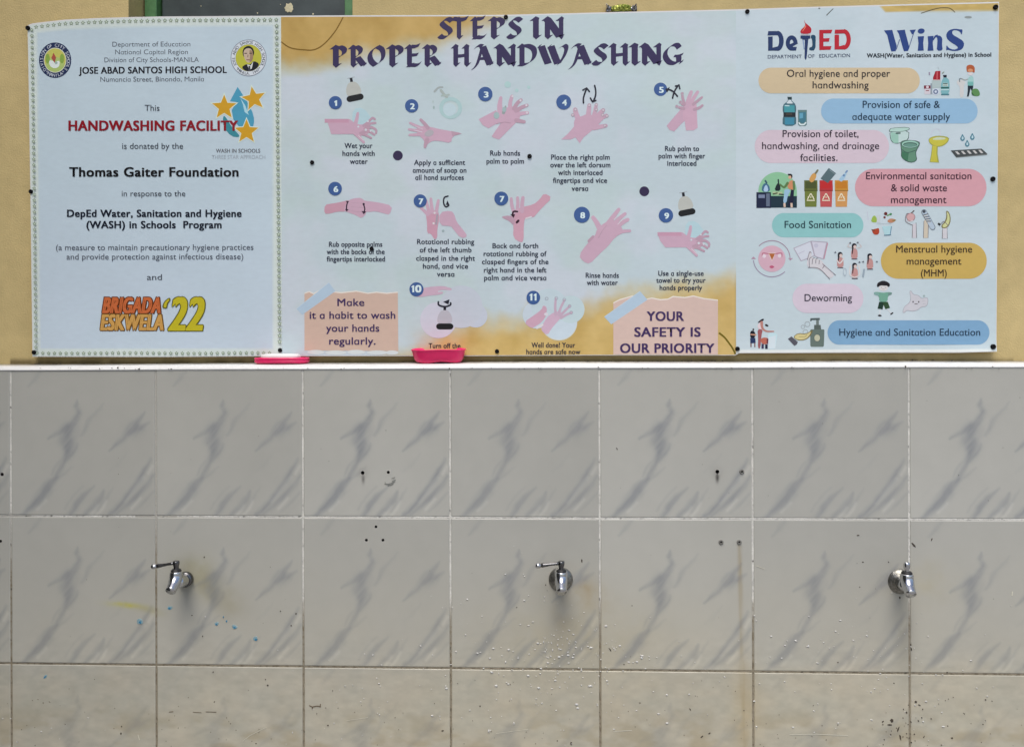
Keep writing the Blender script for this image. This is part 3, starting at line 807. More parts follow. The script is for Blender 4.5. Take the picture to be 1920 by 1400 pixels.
LET = {
    'S': [*nib([(.66, .80), (.50, .90), (.30, .86), (.20, .72), (.34, .56), (.54, .42), (.58, .26), (.40, .10), (.20, .09), (.10, .17)], .22)],
    'T': [stem(.30, .2, False), *nib([(.02, .80), (.16, .90), (.40, .87), (.62, .88), (.80, .95)], .17, 60)],
    'E': [stem(.12, .2), *nib([(.28, .90), (.46, .90), (.62, .97)], .15, 62), *nib([(.28, .52), (.44, .53), (.56, .56)], .13, 62), *nib([(.14, .06), (.34, .08), (.52, .08), (.66, .17)], .16, 55)],
    'P': [stem(.12), *nib(BOWL, .19)],
    'R': [stem(.12), *nib(BOWL, .19), *nib([(.40, .44), (.52, .28), (.66, .09)], .22, 25), *nib([(.66, .09), (.76, .17)], .12, 60)],
    'O': [*nib([(.48, .90), (.26, .78), (.14, .52), (.20, .26), (.38, .09)], .22), *nib([(.46, .91), (.66, .78), (.72, .52), (.62, .26), (.38, .09)], .2)],
    'I': [stem(.12)],
    'N': [stem(.12, .19, True), *nib([(.20, .88), (.42, .52), (.66, .10)], .24, 20), stem(.62, .16, True, False), *nib([(.68, .08), (.80, .18)], .1, 60)],
    'H': [stem(.12), stem(.60), *nib([(.26, .46), (.44, .47), (.64, .50)], .14, 62)],
    'A': [*nib([(.14, .80), (.30, .92), (.46, .90)], .15, 50), *nib([(.46, .88), (.60, .5), (.76, .08)], .24, 18), *nib([(.44, .86), (.34, .46), (.22, .08), (.04, -.14)], .13, 30), *nib([(.30, .34), (.46, .35), (.62, .36)], .12, 62), *nib([(.76, .08), (.88, .17)], .11, 60)],
    'D': [stem(.12, .2, True, False), *nib([(.20, .88), (.44, .90), (.66, .76), (.70, .48), (.58, .22), (.36, .08), (.12, .07)], .2)],
    'W': [*nib([(.08, .84), (.18, .90)], .14, 55), *nib([(.20, .88), (.32, .5), (.46, .10)], .23, 18), *nib([(.56, .88), (.68, .5), (.82, .10)], .23, 18), *nib([(.46, .10), (.58, .34)], .1, 60), *nib([(.46, .82), (.56, .90)], .14, 55), *nib([(.92, .82), (1.04, .91), (1.14, .80), (1.06, .46), (.86, .09)], .17)],
    'G': [*nib([(.74, .76), (.62, .90), (.40, .86), (.18, .62), (.16, .36), (.34, .12), (.58, .08), (.74, .16)], .21), *nib([(.70, .12), (.72, .28), (.70, .42)], .2, 20), *nib([(.52, .40), (.72, .42), (.90, .50)], .1, 62), *nib([(.74, .08), (.90, .20)], .1, 62)],
}
def letter(ink, ch, x0, x1, yb, cap):
    polys = LET[ch]; allp = [p for q in polys for p in (q[1] + q[2] if q[0] == 'strip' else q)]
    a, b = min(p[0] for p in allp), max(p[0] for p in allp)
    ink.z = .0005 + .00012 * (int(x0) % 2)
    f = lambda p: (x0 + (p[0] - a) / (b - a) * (x1 - x0), yb - p[1] * cap)
    for q in polys:
        if q[0] == 'strip':
            n = len(q[1])
            for k in range(n - 1):      # neighbouring pieces of one pen stroke, each a hair above the last
                ink.z += .0000015; ink.raw([f(q[1][k]), f(q[2][k]), f(q[2][k + 1]), f(q[1][k + 1])], [(0, 1, 2, 3)], TI); ink.z -= .000008
        else: ink.poly([f(p) for p in q], TI)
I = Ink('title_lettering', 1)
for ch, a, b in (('S', 820, 852), ('T', 843, 879), ('E', 880.5, 913), ('P', 914, 947), ('S', 949, 981), ('I', 993, 1016), ('N', 1015, 1059)):
    letter(I, ch, a, b, 74.4 - (a - 820) * .004, 42.5)
for ch, a, b in (('P', 617.8, 651), ('R', 652, 688.5), ('O', 689, 723), ('P', 723.5, 757), ('E', 757.5, 791), ('R', 790.5, 828), ('H', 845, 884), ('A', 882.5, 926), ('N', 925, 969), ('D', 968, 1007), ('W', 1006.5, 1066), ('A', 1064.5, 1110), ('S', 1109, 1141), ('H', 1140, 1182), ('I', 1177.5, 1202), ('N', 1197, 1242), ('G', 1242.5, 1282)):
    letter(I, ch, a, b, 127 - (a - 618) * .0068, 42.5)
I.done()

# ---------------- artwork of the middle panel
I = Ink('gold_curl', 1)
I.curve([(527.5, 79), (540, 88), (552, 92), (570, 94), (585, 94.5), (598, 90), (612, 79), (628, 60), (637, 45), (643.5, 32.8)], 2.3, (122, 92, 24), 2.0, False)
I.done(); I = Ink('gold_curl', 1)
I.curve([(1348, 624), (1358, 632), (1366, 642), (1373, 652), (1379, 664)], 3.6, (112, 96, 28), 3.0, False)
I.done()
for nm, pts, tape, c in (('torn_paper_note', [(571, 551), (580, 548), (588, 552), (597, 547), (622, 548), (640, 550), (668, 547), (690, 551), (706, 549), (725, 551), (746, 549), (747, 658), (571, 657)], [(556, 579), (617, 530), (629, 546), (567, 590)], (198, 170, 156)),
                         ('torn_paper_note', [(1150, 569), (1162, 563), (1172, 560), (1186, 556), (1212, 562), (1222, 560), (1238, 563), (1252, 562), (1262, 557), (1284, 559), (1300, 556), (1320, 561), (1346, 564), (1346, 664.5), (1150, 664.5)], [(1133, 594), (1200, 546), (1214, 562), (1146, 608)], (204, 177, 168))):
    I = Ink(nm, 1)
    I.poly([(x, y - (2.2 if y < 620 else 0)) for x, y in pts], (222, 212, 204)); I.poly(pts, c)
    if pts[0][0] < 600:
        for k, (x, y, r) in enumerate(((592, 660, 16), (630, 661, 20), (668, 660, 17), (708, 661, 20), (735, 661, 12))): I.disc(x, y, r, (205, 208, 210), 4.2, 18)
    I.poly(tape, (172, 190, 208)).line([tape[0], tape[1]], .8, (190, 204, 218), cap=False)
    I.done()
I = Ink('note_lettering', 3)
NC = (66, 48, 90)
for t, a, b, y in (('Make', 633, 683, 573.5), ('it a habit to wash', 581.2, 741.1, 597.4), ('your hands', 612, 711, 621.6), ('regularly.', 617.7, 704, 645.8)):
    T(I, t, a, b, y, 13.4, NC, .017, geo=True)
I.done()
I = Ink('note_lettering', 3)
for t, a, b, y in (('YOUR', 1213.3, 1281.5, 601.3), ('SAFETY IS', 1190, 1312.8, 630.9), ('OUR PRIORITY', 1163.2, 1338.6, 661.2)):
    T(I, t, a, b, y, 17, NC, .03)
I.done()
CAPS = [[('Wet your', 646.3, 698.3, 278), ('hands with', 642.5, 702.5, 292.5), ('water', 656.3, 689.3, 307.5)],
        [('Apply a sufficient', 776.8, 872, 309.5), ('amount of soap on', 774.3, 874.3, 324), ('all hand surfaces', 779, 869.5, 337.5)],
        [('Rub hands', 919.3, 975, 292), ('palm to palm', 912.5, 982.3, 307)],
        [('Place the right palm', 1033.5, 1143, 299.6), ('over the left dorsum', 1032, 1144.2, 314), ('with interlaced', 1046.7, 1129.4, 328.4), ('fingertips and vice', 1037, 1138, 343), ('versa', 1072, 1102.5, 358)],
        [('Rub palm to', 1247, 1310.4, 283.5), ('palm with finger', 1235, 1321.8, 297.2), ('interlaced', 1251.2, 1305.4, 311)],
        [('Rub opposite palms', 617.2, 716.7, 462.7), ('with the backs of the', 613, 721, 476.6), ('fingertips interlocked', 613, 721.9, 490.2)],
        [('Rotational rubbing', 782.3, 889, 457.8), ('of the left thumb', 787.4, 883.9, 473.2), ('clasped in the right', 780.7, 890.3, 488.7), ('hand, and vice', 793.3, 877.4, 503.6), ('versa', 819.6, 851.7, 518.5)],
        [('Back and forth', 923.7, 1009, 465.5), ('rotational rubbing of', 907, 1024.6, 480.4), ('clasped fingers of the', 903.9, 1028.2, 495.3), ('right hand in the left', 907.5, 1024.3, 510.8), ('palm and vice versa', 908, 1024, 525.4)],
        [('Rinse hands', 1098.4, 1160.1, 520.8), ('with water', 1100.5, 1158, 534.4)],
        [('Use a single-use', 1234.4, 1319, 517), ('towel to dry your', 1230.6, 1322.6, 530), ('hands properly', 1237, 1316, 544)],
        [('Turn off the', 804, 863.3, 652.7)],
        [('Well done! Your', 996.8, 1078, 651.4), ('hands are safe now', 987, 1087.9, 664.0)]]
for cp in CAPS:
    I = Ink('step_caption', 2)
    for t, a, b, y in cp:
        T(I, t, a, b, y, 9.3, (58, 52, 60) if y > 640 else (50, 54, 70), .022, geo=True)
    I.done()

# ---------------- the hands
SK, SK2, SK3 = (199, 162, 182), (185, 150, 168), (212, 182, 196)
def I_(name): return Ink(name, 1)
# 1 and 9: tap, water, rinsed hand
def tap_art(I, dx, dy, tilt=-12, col=(184, 184, 178)):
    a = rad(tilt); R_ = lambda x, y: (dx + x * math.cos(a) - y * math.sin(a), dy + x * math.sin(a) + y * math.cos(a))
    I.line([R_(-7, -36.5), R_(8, -36.5)], 1.2, (168, 176, 182), cap=False).line([R_(0, -36), R_(0, -28)], 5.0, (26, 30, 38), cap=False)
    I.smoothpoly([R_(-14, -2), R_(-14, -16), R_(-8, -27), R_(0, -29), R_(8, -27), R_(14, -16), R_(14, -2)], col, 2)
    I.line([R_(-10.5, 2), R_(10.5, 2)], 11.5, (22, 25, 30))
def rinse_art(I, x, y, skew):
    WT = (177, 203, 212)
    I.smoothpoly([(x - 6, y - 36), (x + 14, y - 38), (x + 30, y - 16), (x + 34, y - 6), (x + 14, y), (x - 8, y - 8)], WT, 1)
    I.poly([(x - 60, y - 16), (x - 12, y - 16), (x - 2, y - 8), (x + 6, y + 4), (x - 2, y + 12), (x - 44 - skew * .2, y + 12), (x - 54, y + 2 - skew)], SK)
    I.line([(x - 59, y - 13), (x - 14, y - 13)], 7, (196, 148, 170), cap=False)
    I.smoothpoly([(x - 14, y - 12), (x + 4, y - 6), (x + 16, y - 6), (x + 26, y - 2), (x + 24, y + 12), (x + 8, y + 16), (x - 6, y + 12), (x - 16, y + 10)], SK, 2)
    I.curve([(x - 2, y - 6), (x + 1, y - 16), (x + 3, y - 27)], 8, SK, 5)
    for pts in ([(x + 14, y - 4), (x + 22, y - 10), (x + 30, y - 18), (x + 35, y - 16)], [(x + 18, y - 2), (x + 28, y - 8), (x + 36, y - 9)], [(x + 16, y + 2), (x + 28, y - 1), (x + 37, y + 4), (x + 37, y + 10)], [(x + 12, y + 8), (x + 24, y + 7), (x + 34, y + 13)], [(x + 8, y + 10), (x + 18, y + 14), (x + 28, y + 19)]):
        I.curve(pts, 5.2, SK2, 4)
    I.curve([(x - 2, y + 10), (x + 6, y + 18), (x + 14, y + 27)], 8, SK, 5)
    I.line([(x + 4, y + 14), (x + 14, y + 24)], 1.2, (216, 200, 208), cap=False)
    for (p, q, r) in ((4, -2, 2), (18, 4, 2.4), (22, -12, 1.8), (27, 6, 1.6)): I.disc(x + p, y + q, r, (206, 206, 214), n=10)
I = I_('rinsing_hand_drawing'); tap_art(I, 665.5, 182); rinse_art(I, 668, 240, 14); I.done()
I = I_('rinsing_hand_drawing'); tap_art(I, 1287.5, 396.5, -11); rinse_art(I, 1292, 452, 2); I.done()
# 2
I = I_('soap_and_hand_drawing')
I.ring(845, 203, 18, 7, (170, 198, 200), 17).disc(843, 206, 12, (188, 206, 214)).curve([(815, 172), (822, 165), (830, 164)], 4, (164, 172, 172), 3).curve([(827, 170), (833, 178), (838, 182)], 5, (168, 178, 174)).line([(828, 180), (842, 178)], 3, (170, 184, 180)).disc(813.5, 202, 1.8, (158, 178, 178), 3).disc(812, 191, 1.2, (176, 192, 192), 2.5)
I.smoothpoly([(778, 243), (792, 236), (806, 238), (826, 243), (850, 247), (866, 250), (848, 256), (846, 269), (826, 265), (812, 264), (802, 270), (797, 277), (795, 262), (788, 257)], SK, 1)
I.poly([(846, 246), (866, 251), (848, 256)], SK2)
for pts in ([(797, 243), (784, 238), (769, 231)], [(792, 246), (780, 245), (767, 243)], [(794, 252), (781, 253), (768, 253.5)]): I.curve(pts, 7, SK, 4.2)
I.curve([(802, 240), (796, 232), (789, 225)], 7.5, SK2, 5).curve([(801, 262), (798, 271), (797, 276)], 8, SK2, 5)
I.line([(778, 237), (793, 243)], 1.1, (218, 200, 210), cap=False).line([(776, 244.5), (792, 248)], 1.1, (216, 206, 216), cap=False)
I.smoothpoly([(795, 251), (803, 244), (812, 244), (814, 251), (806, 257), (798, 256)], (176, 168, 176), 2).done()
# 3
I = I_('rubbing_palms_drawing')
for x, y, r in ((952, 159, 6), (969, 170, 3.4), (991.5, 164, 3)): I.disc(x, y, r, (174, 204, 204))
I.poly([(897.5, 224), (930, 207), (944, 226), (930, 233), (916, 241), (905, 235)], SK)
I.poly([(922, 256), (930, 244), (946, 222), (972, 226), (962, 236), (948, 250), (936, 262), (926, 259)], SK)
I.smoothpoly([(930, 212), (944, 206), (954, 200), (970, 200), (976, 212), (974, 226), (962, 234), (944, 236), (932, 226)], SK, 2)
I.curve([(940, 216), (937, 200), (939, 184)], 13, SK, 6).curve([(944, 212), (947, 204), (948, 200)], 6, (150, 158, 158), 3)
for pts, c in (([(956, 204), (957, 192), (960, 181)], SK), ([(964, 204), (970, 194), (977, 188)], SK2), ([(968, 208), (978, 202), (988, 198)], SK2), ([(972, 215), (980, 213), (989, 212)], SK), ([(968, 226), (978, 228), (983, 229)], SK2)): I.curve(pts, 8, c, 6)
for x, y in ((961, 181), (976, 189), (987, 198), (988, 212)): I.disc(x, y, 2.2, (214, 204, 212), n=10)
for x, y, r in ((931, 217, 5.4), (945.5, 206, 4)): I.disc(x, y, r, (160, 180, 182), r * 1.2)
I.line([(930, 233), (946, 229), (958, 231)], 1, SK2, cap=False).done()
# 4
I = I_('palm_over_hand_drawing')
I.poly([(1052, 262), (1064, 252), (1076, 238), (1078, 224), (1100, 216), (1122, 222), (1116, 240), (1104, 250), (1094, 258), (1087, 269), (1079, 258), (1070, 262)], SK)
I.smoothpoly([(1075, 236), (1078, 222), (1092, 218), (1100, 214), (1120, 218), (1124, 232), (1110, 244), (1088, 248)], SK, 2)
for pts, wd in (([(1086, 226), (1081, 216), (1078.5, 206)], 11), ([(1103, 222), (1104, 208), (1105, 198)], 10), ([(1112, 222), (1116, 208), (1117.5, 198)], 8), ([(1114, 226), (1124, 214), (1131, 207)], 10), ([(1118, 232), (1128, 222), (1137, 217)], 9), ([(1114, 240), (1126, 238), (1136, 236)], 9)): I.curve(pts, wd, SK, wd * .75)
for x, y in ((1079, 206), (1074, 216), (1105, 198), (1118, 197), (1131, 207), (1138, 218), (1134, 236), (1118, 206), (1130, 216)): I.ring(x, y, 2.6, 1.1, (176, 156, 170), n=14).disc(x, y, 1.9, (210, 192, 202), n=10)
AR = (36, 36, 48)
I.curve([(1094, 193.5), (1094, 184), (1097, 174), (1100, 167)], 3.0, AR).line([(1093, 169.5), (1100, 165.5), (1105, 172)], 3, AR)
I.curve([(1115, 161), (1117, 172), (1116, 182), (1112, 191)], 3.0, AR).line([(1107, 184.5), (1111, 191.5), (1117, 189)], 3, AR).done()
# 5
I = I_('interlaced_fingers_drawing')
I.poly([(1250, 236), (1256, 229), (1274, 208), (1284, 196), (1290, 222), (1278, 232), (1264, 247), (1255, 244)], SK)
I.poly([(1282, 200), (1296, 186), (1306, 196), (1307, 222), (1308, 240), (1300, 245), (1286, 245), (1284, 228), (1280, 222)], (204, 164, 184))
for pts, wd in (([(1287, 200), (1292, 184), (1296, 173)], 9), ([(1294, 196), (1302, 182), (1308, 173)], 8), ([(1300, 196), (1310, 188), (1316, 183)], 6), ([(1302, 206), (1312, 202), (1317, 198)], 6), ([(1283, 196), (1280, 184), (1279, 175)], 6), ([(1282, 204), (1274, 202), (1269, 200)], 6), ([(1280, 196), (1276, 192)], 6)): I.curve(pts, wd, SK2 if wd < 7 else SK, wd * .7)
for x, y in ((1269, 200), (1279, 176), (1276, 192)): I.ring(x, y, 2.8, 1.0, (180, 176, 186), n=14)
I.curve([(1261, 184.5), (1264, 173), (1270, 163), (1273, 160)], 3, AR).line([(1266.5, 162), (1273.5, 160.5), (1274.5, 167)], 3, AR).curve([(1270, 181), (1263, 173), (1256, 169), (1249, 168)], 3, AR).poly([(1247.5, 168.5), (1256, 163.5), (1251, 174)], AR).done()
# 6
I = I_('interlocked_fingers_drawing')
I.smoothpoly([(609, 384), (622, 382), (640, 379), (654, 375), (668, 378), (668, 396), (646, 397), (632, 397), (618, 401), (608, 401)], (198, 150, 168), 1)
I.smoothpoly([(736, 386), (712, 380), (680, 376), (668, 372), (676, 396), (690, 398), (704, 396), (722, 401), (731, 403)], SK, 1)
I.smoothpoly([(650, 378), (662, 372), (680, 371), (686, 384), (688, 400), (678, 410), (668, 404), (652, 398), (644, 396)], SK, 1)
for y in (380, 388, 396): I.line([(658, y), (682, y + 2)], .8, SK2, cap=False)
for (pts) in ([(652, 379), (650, 386), (650, 394)], [(682, 384), (684, 392), (682.5, 399)]): I.curve(pts, 2.4, (52, 34, 52))
I.poly([(648, 377), (655, 377.5), (652, 381)], (52, 34, 52)).poly([(647, 392), (654, 393), (650, 397)], (52, 34, 52)).disc(682, 383, 2.2, (52, 34, 52), n=12).poly([(678, 396), (687, 397), (682, 402)], (52, 34, 52)).done()
# 7a
I = I_('thumb_rubbing_drawing')
I.smoothpoly([(798, 398), (806, 394), (822, 396), (824, 410), (820, 428), (820, 446), (815, 450), (808, 438), (801, 438), (801, 420)], (200, 150, 170), 1)
for pts in ([(802, 402), (796, 396), (790, 391)], [(805, 400), (802, 388), (799, 376)], [(811, 398), (809, 384), (808, 373)], [(818, 398), (820, 386), (822, 376)]): I.curve(pts, 7, SK, 5)
I.smoothpoly([(824, 398), (846, 395), (852, 402), (856, 416), (866, 428), (878, 444), (864, 447), (850, 430), (846, 424), (824, 423)], SK, 1)
for x, y in ((815, 399.5), (813, 419)): I.disc(x, y, 2.2, (214, 206, 210), n=10)
I.line([(820, 404), (818, 420)], 4, (168, 152, 166)).disc(831, 433, 2.4, (158, 174, 178), n=10)
I.curve([(840, 368), (833, 371), (832, 381), (836, 388), (841, 386)], 2.8, AR).poly([(836, 384), (839, 376), (843.5, 386)], AR).done()
# 7b
I = I_('fingers_in_palm_drawing')
I.smoothpoly([(960, 396), (980, 388), (1000, 384), (1012, 374), (1020, 362), (1036, 371), (1016, 390), (1004, 404), (1000, 408), (984, 408), (982, 424), (982, 452), (976, 455), (962, 446), (963, 424), (960, 412)], (202, 154, 172), 1)
for pts, wd in (([(964, 400), (960, 386), (958.5, 373)], 7), ([(970, 396), (971, 382), (970.5, 371)], 7), ([(979, 396), (979, 382), (980.5, 371)], 8)): I.curve(pts, wd, SK, wd * .8)
I.smoothpoly([(940, 406), (956, 404), (966, 408), (964, 424), (954, 414), (944, 410)], SK2, 1).line([(986, 410), (996, 407)], 3, (212, 206, 212))
I.curve([(970, 397), (963, 397), (961, 403)], 3.4, (54, 30, 44)).poly([(957, 402), (966, 402), (963, 409)], (54, 30, 44)).line([(969, 417), (972, 414)], 4.4, (54, 30, 44)).done()
# 8
I = I_('open_hand_drawing')
I.smoothpoly([(1085, 479), (1100, 458), (1116, 442), (1119, 430), (1130, 420), (1146, 412), (1160, 416), (1170, 436), (1154, 444), (1140, 462), (1122, 478), (1106, 495), (1094, 491)], SK, 1)
for pts, wd in (([(1126, 432), (1119, 418), (1112, 408)], 11), ([(1140, 420), (1150, 406), (1160, 393)], 10), ([(1150, 422), (1160, 411), (1172, 401)], 9), ([(1156, 426), (1166, 418), (1177, 412)], 10), ([(1154, 438), (1168, 434), (1181, 433)], 8)): I.curve(pts, wd, SK, wd * .65)
I.curve([(1122, 446), (1130, 432), (1138, 422)], 1.6, SK2, 1, False).curve([(1104, 452), (1112, 444)], 5, SK2).line([(1151, 412), (1158, 405)], 1.2, (220, 206, 216), cap=False).line([(1158, 421), (1168, 411)], 1.2, (220, 206, 216), cap=False).done()
# 10
I = I_('tap_and_hand_drawing')
I.disc(892, 592, 22, (192, 198, 212), n=32).disc(822, 600, 34, (200, 200, 214), n=36).disc(865, 575, 40, (192, 198, 210), n=36)
I.smoothpoly([(776, 556), (792, 540), (812, 537), (832, 536), (848, 541), (846, 545), (832, 543), (822, 545), (834, 549), (822, 553), (806, 554), (790, 557)], (200, 168, 188), 1)
I.line([(822, 546.5), (838, 545)], 2, (196, 204, 214)); tap_art(I, 834, 610, 0, (182, 180, 190))
I.curve([(822, 566), (823, 572), (834, 575), (844, 572), (845, 568)], 3.4, AR).poly([(831, 566), (843, 561), (841, 571)], AR).done()
# 11
I = I_('clean_hands_drawing')
I.disc(1048, 604, 34.5, (206, 204, 190), n=44).disc(1048, 603, 33.5, (196, 208, 220), n=44).disc(1070, 580, 26, (190, 206, 212), n=36).disc(1006, 590, 26, (194, 204, 216), n=36).disc(1030, 575, 34, (190, 204, 213), n=36)
I.smoothpoly([(982, 604), (1000, 592), (1016, 580), (1018, 572), (1026, 576), (1024, 592), (1016, 604), (1004, 612), (996, 616)], (202, 160, 180), 1)
I.smoothpoly([(1014, 616), (1022, 600), (1030, 590), (1048, 582), (1058, 590), (1046, 602), (1034, 616), (1027, 628), (1019, 624)], (204, 170, 192), 1)
for pts in ([(1042, 590), (1041, 576), (1042, 560)], [(1047, 590), (1051, 578), (1058, 563)], [(1050, 592), (1060, 582), (1068, 574)], [(1052, 596), (1062, 590), (1072, 586)]): I.curve(pts, 5, (194, 166, 186), 4)
for x, y in ((1043, 559), (1058, 562), (1068, 574), (1071, 586), (1025, 560)): I.ring(x, y, 2.8, 1.1, (162, 166, 178), n=14)
I.disc(1024, 589, 4, (216, 208, 218), 3, n=12).line([(1007, 615), (1017, 609)], 4, (218, 212, 216)).done()
# numbers
BG = [('1', 629, 193, 12.3), ('2', 772, 199, 12.5), ('3', 910, 177, 13.5), ('4', 1057, 192, 14), ('5', 1238.5, 168, 12.5), ('6', 628.5, 354, 12.8), ('7', 788, 377, 12.3), ('7', 940, 372.5, 13), ('8', 1091, 403, 15), ('9', 1248.5, 404, 13.5), ('10', 781, 542.5, 13.2), ('11', 1000, 558, 12.8)]
for t, x, y, r in BG:
    I = Ink('number_badge', 1 if t == '5' else 3)
    I.disc(x, y, r, (62, 90, 142))
    wd = {1: 7.5, 2: 19}[len(t)] if t != '1' else 5.5
    if t == '11': wd = 16
    ddx, ddy = (1.5, 2) if len(t) == 1 else (0, 0)
    hh = 10.5 if len(t) == 1 else 13
    WN = (206, 222, 238); yb = y + ddy + hh / 2 - 1
    one = lambda cx: I.poly([(cx - 3.4, yb - hh + 2.2), (cx - .4, yb - hh), (cx + 1.8, yb - hh), (cx + 1.8, yb), (cx - 1.7, yb), (cx - 1.7, yb - hh + 3.6), (cx - 3.4, yb - hh + 4.6)], WN)
    if t == '1': one(x + ddx)
    elif t == '11': one(x - 3.6); one(x + 4.2)
    elif t == '10': one(x - 6); T(I, '0', x - 1.6, x + 8.4, yb, hh, WN, .05)
    else: T(I, t, x + ddx - wd / 2, x + ddx + wd / 2, yb, hh, WN, .045)
    I.done()
for x, y in ((746, 292), (1208, 359)):
    I = Ink('printed_dot', 1); I.disc(x, y, 9.2, (52, 42, 72)); I.done()

# ---------------- right panel
I = Ink('education_department_logo', 1).frame(8.727, 1420, 20)
NV, RD_ = (34, 52, 94), (178, 32, 44)
I.poly([(178, 340), (350, 340), (350, 408), (165, 412)], NV).ring(330, 500, 62, 76, NV, 126, -90, 90, 24).poly([(175, 432), (250, 428), (250, 660), (175, 662)], NV).poly([(250, 610), (335, 590), (335, 662), (250, 660)], NV)
I.ring(560, 535, 62, 68, NV, 90, 150, 360, 30).ring(560, 535, 62, 68, NV, 90, 60, 152, 16).poly([(520, 560), (650, 505), (662, 545), (560, 600)], NV).poly([(575, 600), (645, 596), (632, 660), (575, 660)], NV)
I.poly([(705, 412), (865, 412), (865, 462), (835, 466), (835, 480), (735, 480), (735, 466), (705, 462)], NV).poly([(775, 482), (832, 482), (806, 780), (790, 812), (772, 780)], NV).poly([(738, 482), (756, 482), (772, 640), (758, 640)], (128, 148, 186))
I.smoothpoly([(875, 402), (950, 405), (955, 470), (948, 655), (850, 658), (848, 606), (900, 600), (895, 466), (875, 460)], (28, 66, 92), 1)
I.smoothpoly([(775, 150), (770, 195), (840, 250), (880, 290), (885, 345), (860, 384), (720, 386), (698, 350), (720, 310), (770, 270), (785, 225), (765, 190)], RD_, 1).smoothpoly([(790, 235), (800, 270), (745, 340), (725, 350), (760, 300)], (226, 120, 92), 1).line([(712, 394), (862, 394)], 7, (196, 176, 188), cap=False)
I.poly([(1012, 322), (1228, 318), (1205, 376), (1080, 378), (1080, 458), (1182, 456), (1170, 512), (1080, 514), (1080, 588), (1212, 586), (1196, 644), (1012, 650)], RD_)
I.poly([(1270, 318), (1420, 314), (1420, 378), (1262, 384)], RD_).ring(1415, 476, 78, 70, RD_, 132, -90, 90, 24).poly([(1262, 402), (1336, 398), (1336, 640), (1262, 642)], RD_).poly([(1336, 590), (1420, 566), (1420, 640), (1336, 640)], RD_)
I.frame(1, 0, 0)
GT = (64, 72, 98)
T(I, 'DEPARTMENT', 1439.5, 1503, 110.3, 6.4, GT, .006, 109.6); T(I, 'OF', 1514.5, 1527, 109, 6.4, GT, .006); T(I, 'EDUCATION', 1536, 1593.5, 108.6, 6.4, GT, .006, 107.6)
I.done()
I = Ink('school_hygiene_logo', 1).frame(7.385, 1620, 30)
BL = (44, 66, 124)
I.poly([(275, 205), (390, 197), (398, 230), (452, 420), (438, 492), (378, 496), (368, 470), (320, 270)], BL).poly([(452, 205), (565, 195), (572, 230), (622, 420), (610, 488), (552, 494), (540, 460), (480, 250)], BL)
I.line([(446, 470), (492, 330)], 9, BL, cap=False).line([(612, 470), (690, 230)], 9, BL, cap=False).poly([(632, 200), (718, 192), (690, 240), (664, 262)], BL)
I.disc(790, 214, 48, BL, 36, rot=-10).poly([(742, 288), (830, 284), (818, 380), (826, 484), (742, 488), (752, 380)], BL)
I.poly([(880, 286), (962, 280), (950, 380), (960, 484), (878, 488), (888, 380)], BL).curve([(956, 340), (985, 290), (1020, 282)], 12, BL, 40, False).smoothpoly([(1000, 276), (1050, 276), (1084, 310), (1078, 400), (1090, 484), (1004, 486), (1012, 400), (1016, 330)], BL, 1)
I.smoothpoly([(1366, 190), (1350, 275), (1330, 220), (1262, 196), (1215, 215), (1225, 265), (1300, 305), (1370, 350), (1388, 400), (1360, 465), (1280, 492), (1200, 485), (1155, 470), (1136, 490), (1140, 400), (1170, 450), (1240, 474), (1300, 455), (1290, 420), (1190, 362), (1140, 310), (1138, 245), (1185, 195), (1262, 180), (1330, 192)], BL, 1)
I.frame(1, 0, 0)
T(I, 'WASH(Water, Sanitation and Hygiene) in School', 1625.4, 1858, 108.6, 7.6, (38, 44, 52), .035, 106.8)
I.done()
I = Ink('scribble', 1)
I.line([(1550, 29), (1562, 17)], 1.8, (92, 96, 92), 1.2).disc(1536, 16.5, 2, (110, 116, 116), 1.4, n=10)
I.done(); I = Ink('scribble', 1)
I.curve([(1727, 25.5), (1744, 20), (1762, 15.5), (1780, 16), (1790, 23.5)], 1.5, (96, 86, 60)).disc(1815, 33, 7, (140, 146, 146), 2.2, n=20).done()
PILL = [(1422, 127.5, 1724.5, 175.5, (200, 179, 147), [('Oral hygiene and proper', 1475.3, 1668.5, 144.6), ('handwashing', 1523.5, 1628.4, 166.2)], (48, 42, 44)),
        (1539.3, 185.3, 1832.9, 231.9, (142, 176, 204), [('Provision of safe &', 1617.3, 1761.9, 202.8), ('adequate water supply', 1598, 1781, 225.4)], (34, 54, 74)),
        (1415, 244, 1667, 306, (204, 185, 196), [('Provision of toilet,', 1467.2, 1609.4, 257.5), ('handwashing, and drainage', 1428.8, 1648, 280), ('facilities.', 1500.3, 1570, 302.2)], (52, 40, 52)),
        (1603, 316.8, 1849.5, 387, (203, 151, 160), [('Environmental sanitation', 1623.7, 1821, 336.3), ('& solid waste', 1670.4, 1775, 358.8), ('management', 1670.4, 1774, 381)], (62, 34, 48)),
        (1447.3, 399.6, 1618.8, 445, (137, 186, 187), [('Food Sanitation', 1471, 1595.2, 427.7)], (34, 58, 66)),
        (1651.4, 455.2, 1850, 522.8, (193, 162, 89), [('Menstrual hygiene', 1680, 1822.3, 473.6), ('management', 1699.7, 1802, 496), ('(MHM)', 1726.5, 1774.6, 518.4)], (60, 44, 34)),
        (1485.8, 532, 1618.8, 586.8, (203, 188, 202), [('Deworming', 1508.4, 1597, 564.7)], (48, 44, 58)),
        (1551.5, 600.4, 1855, 646, (121, 157, 189), [('Hygiene and Sanitation Education', 1573.5, 1837.3, 629.2)], (32, 52, 74))]
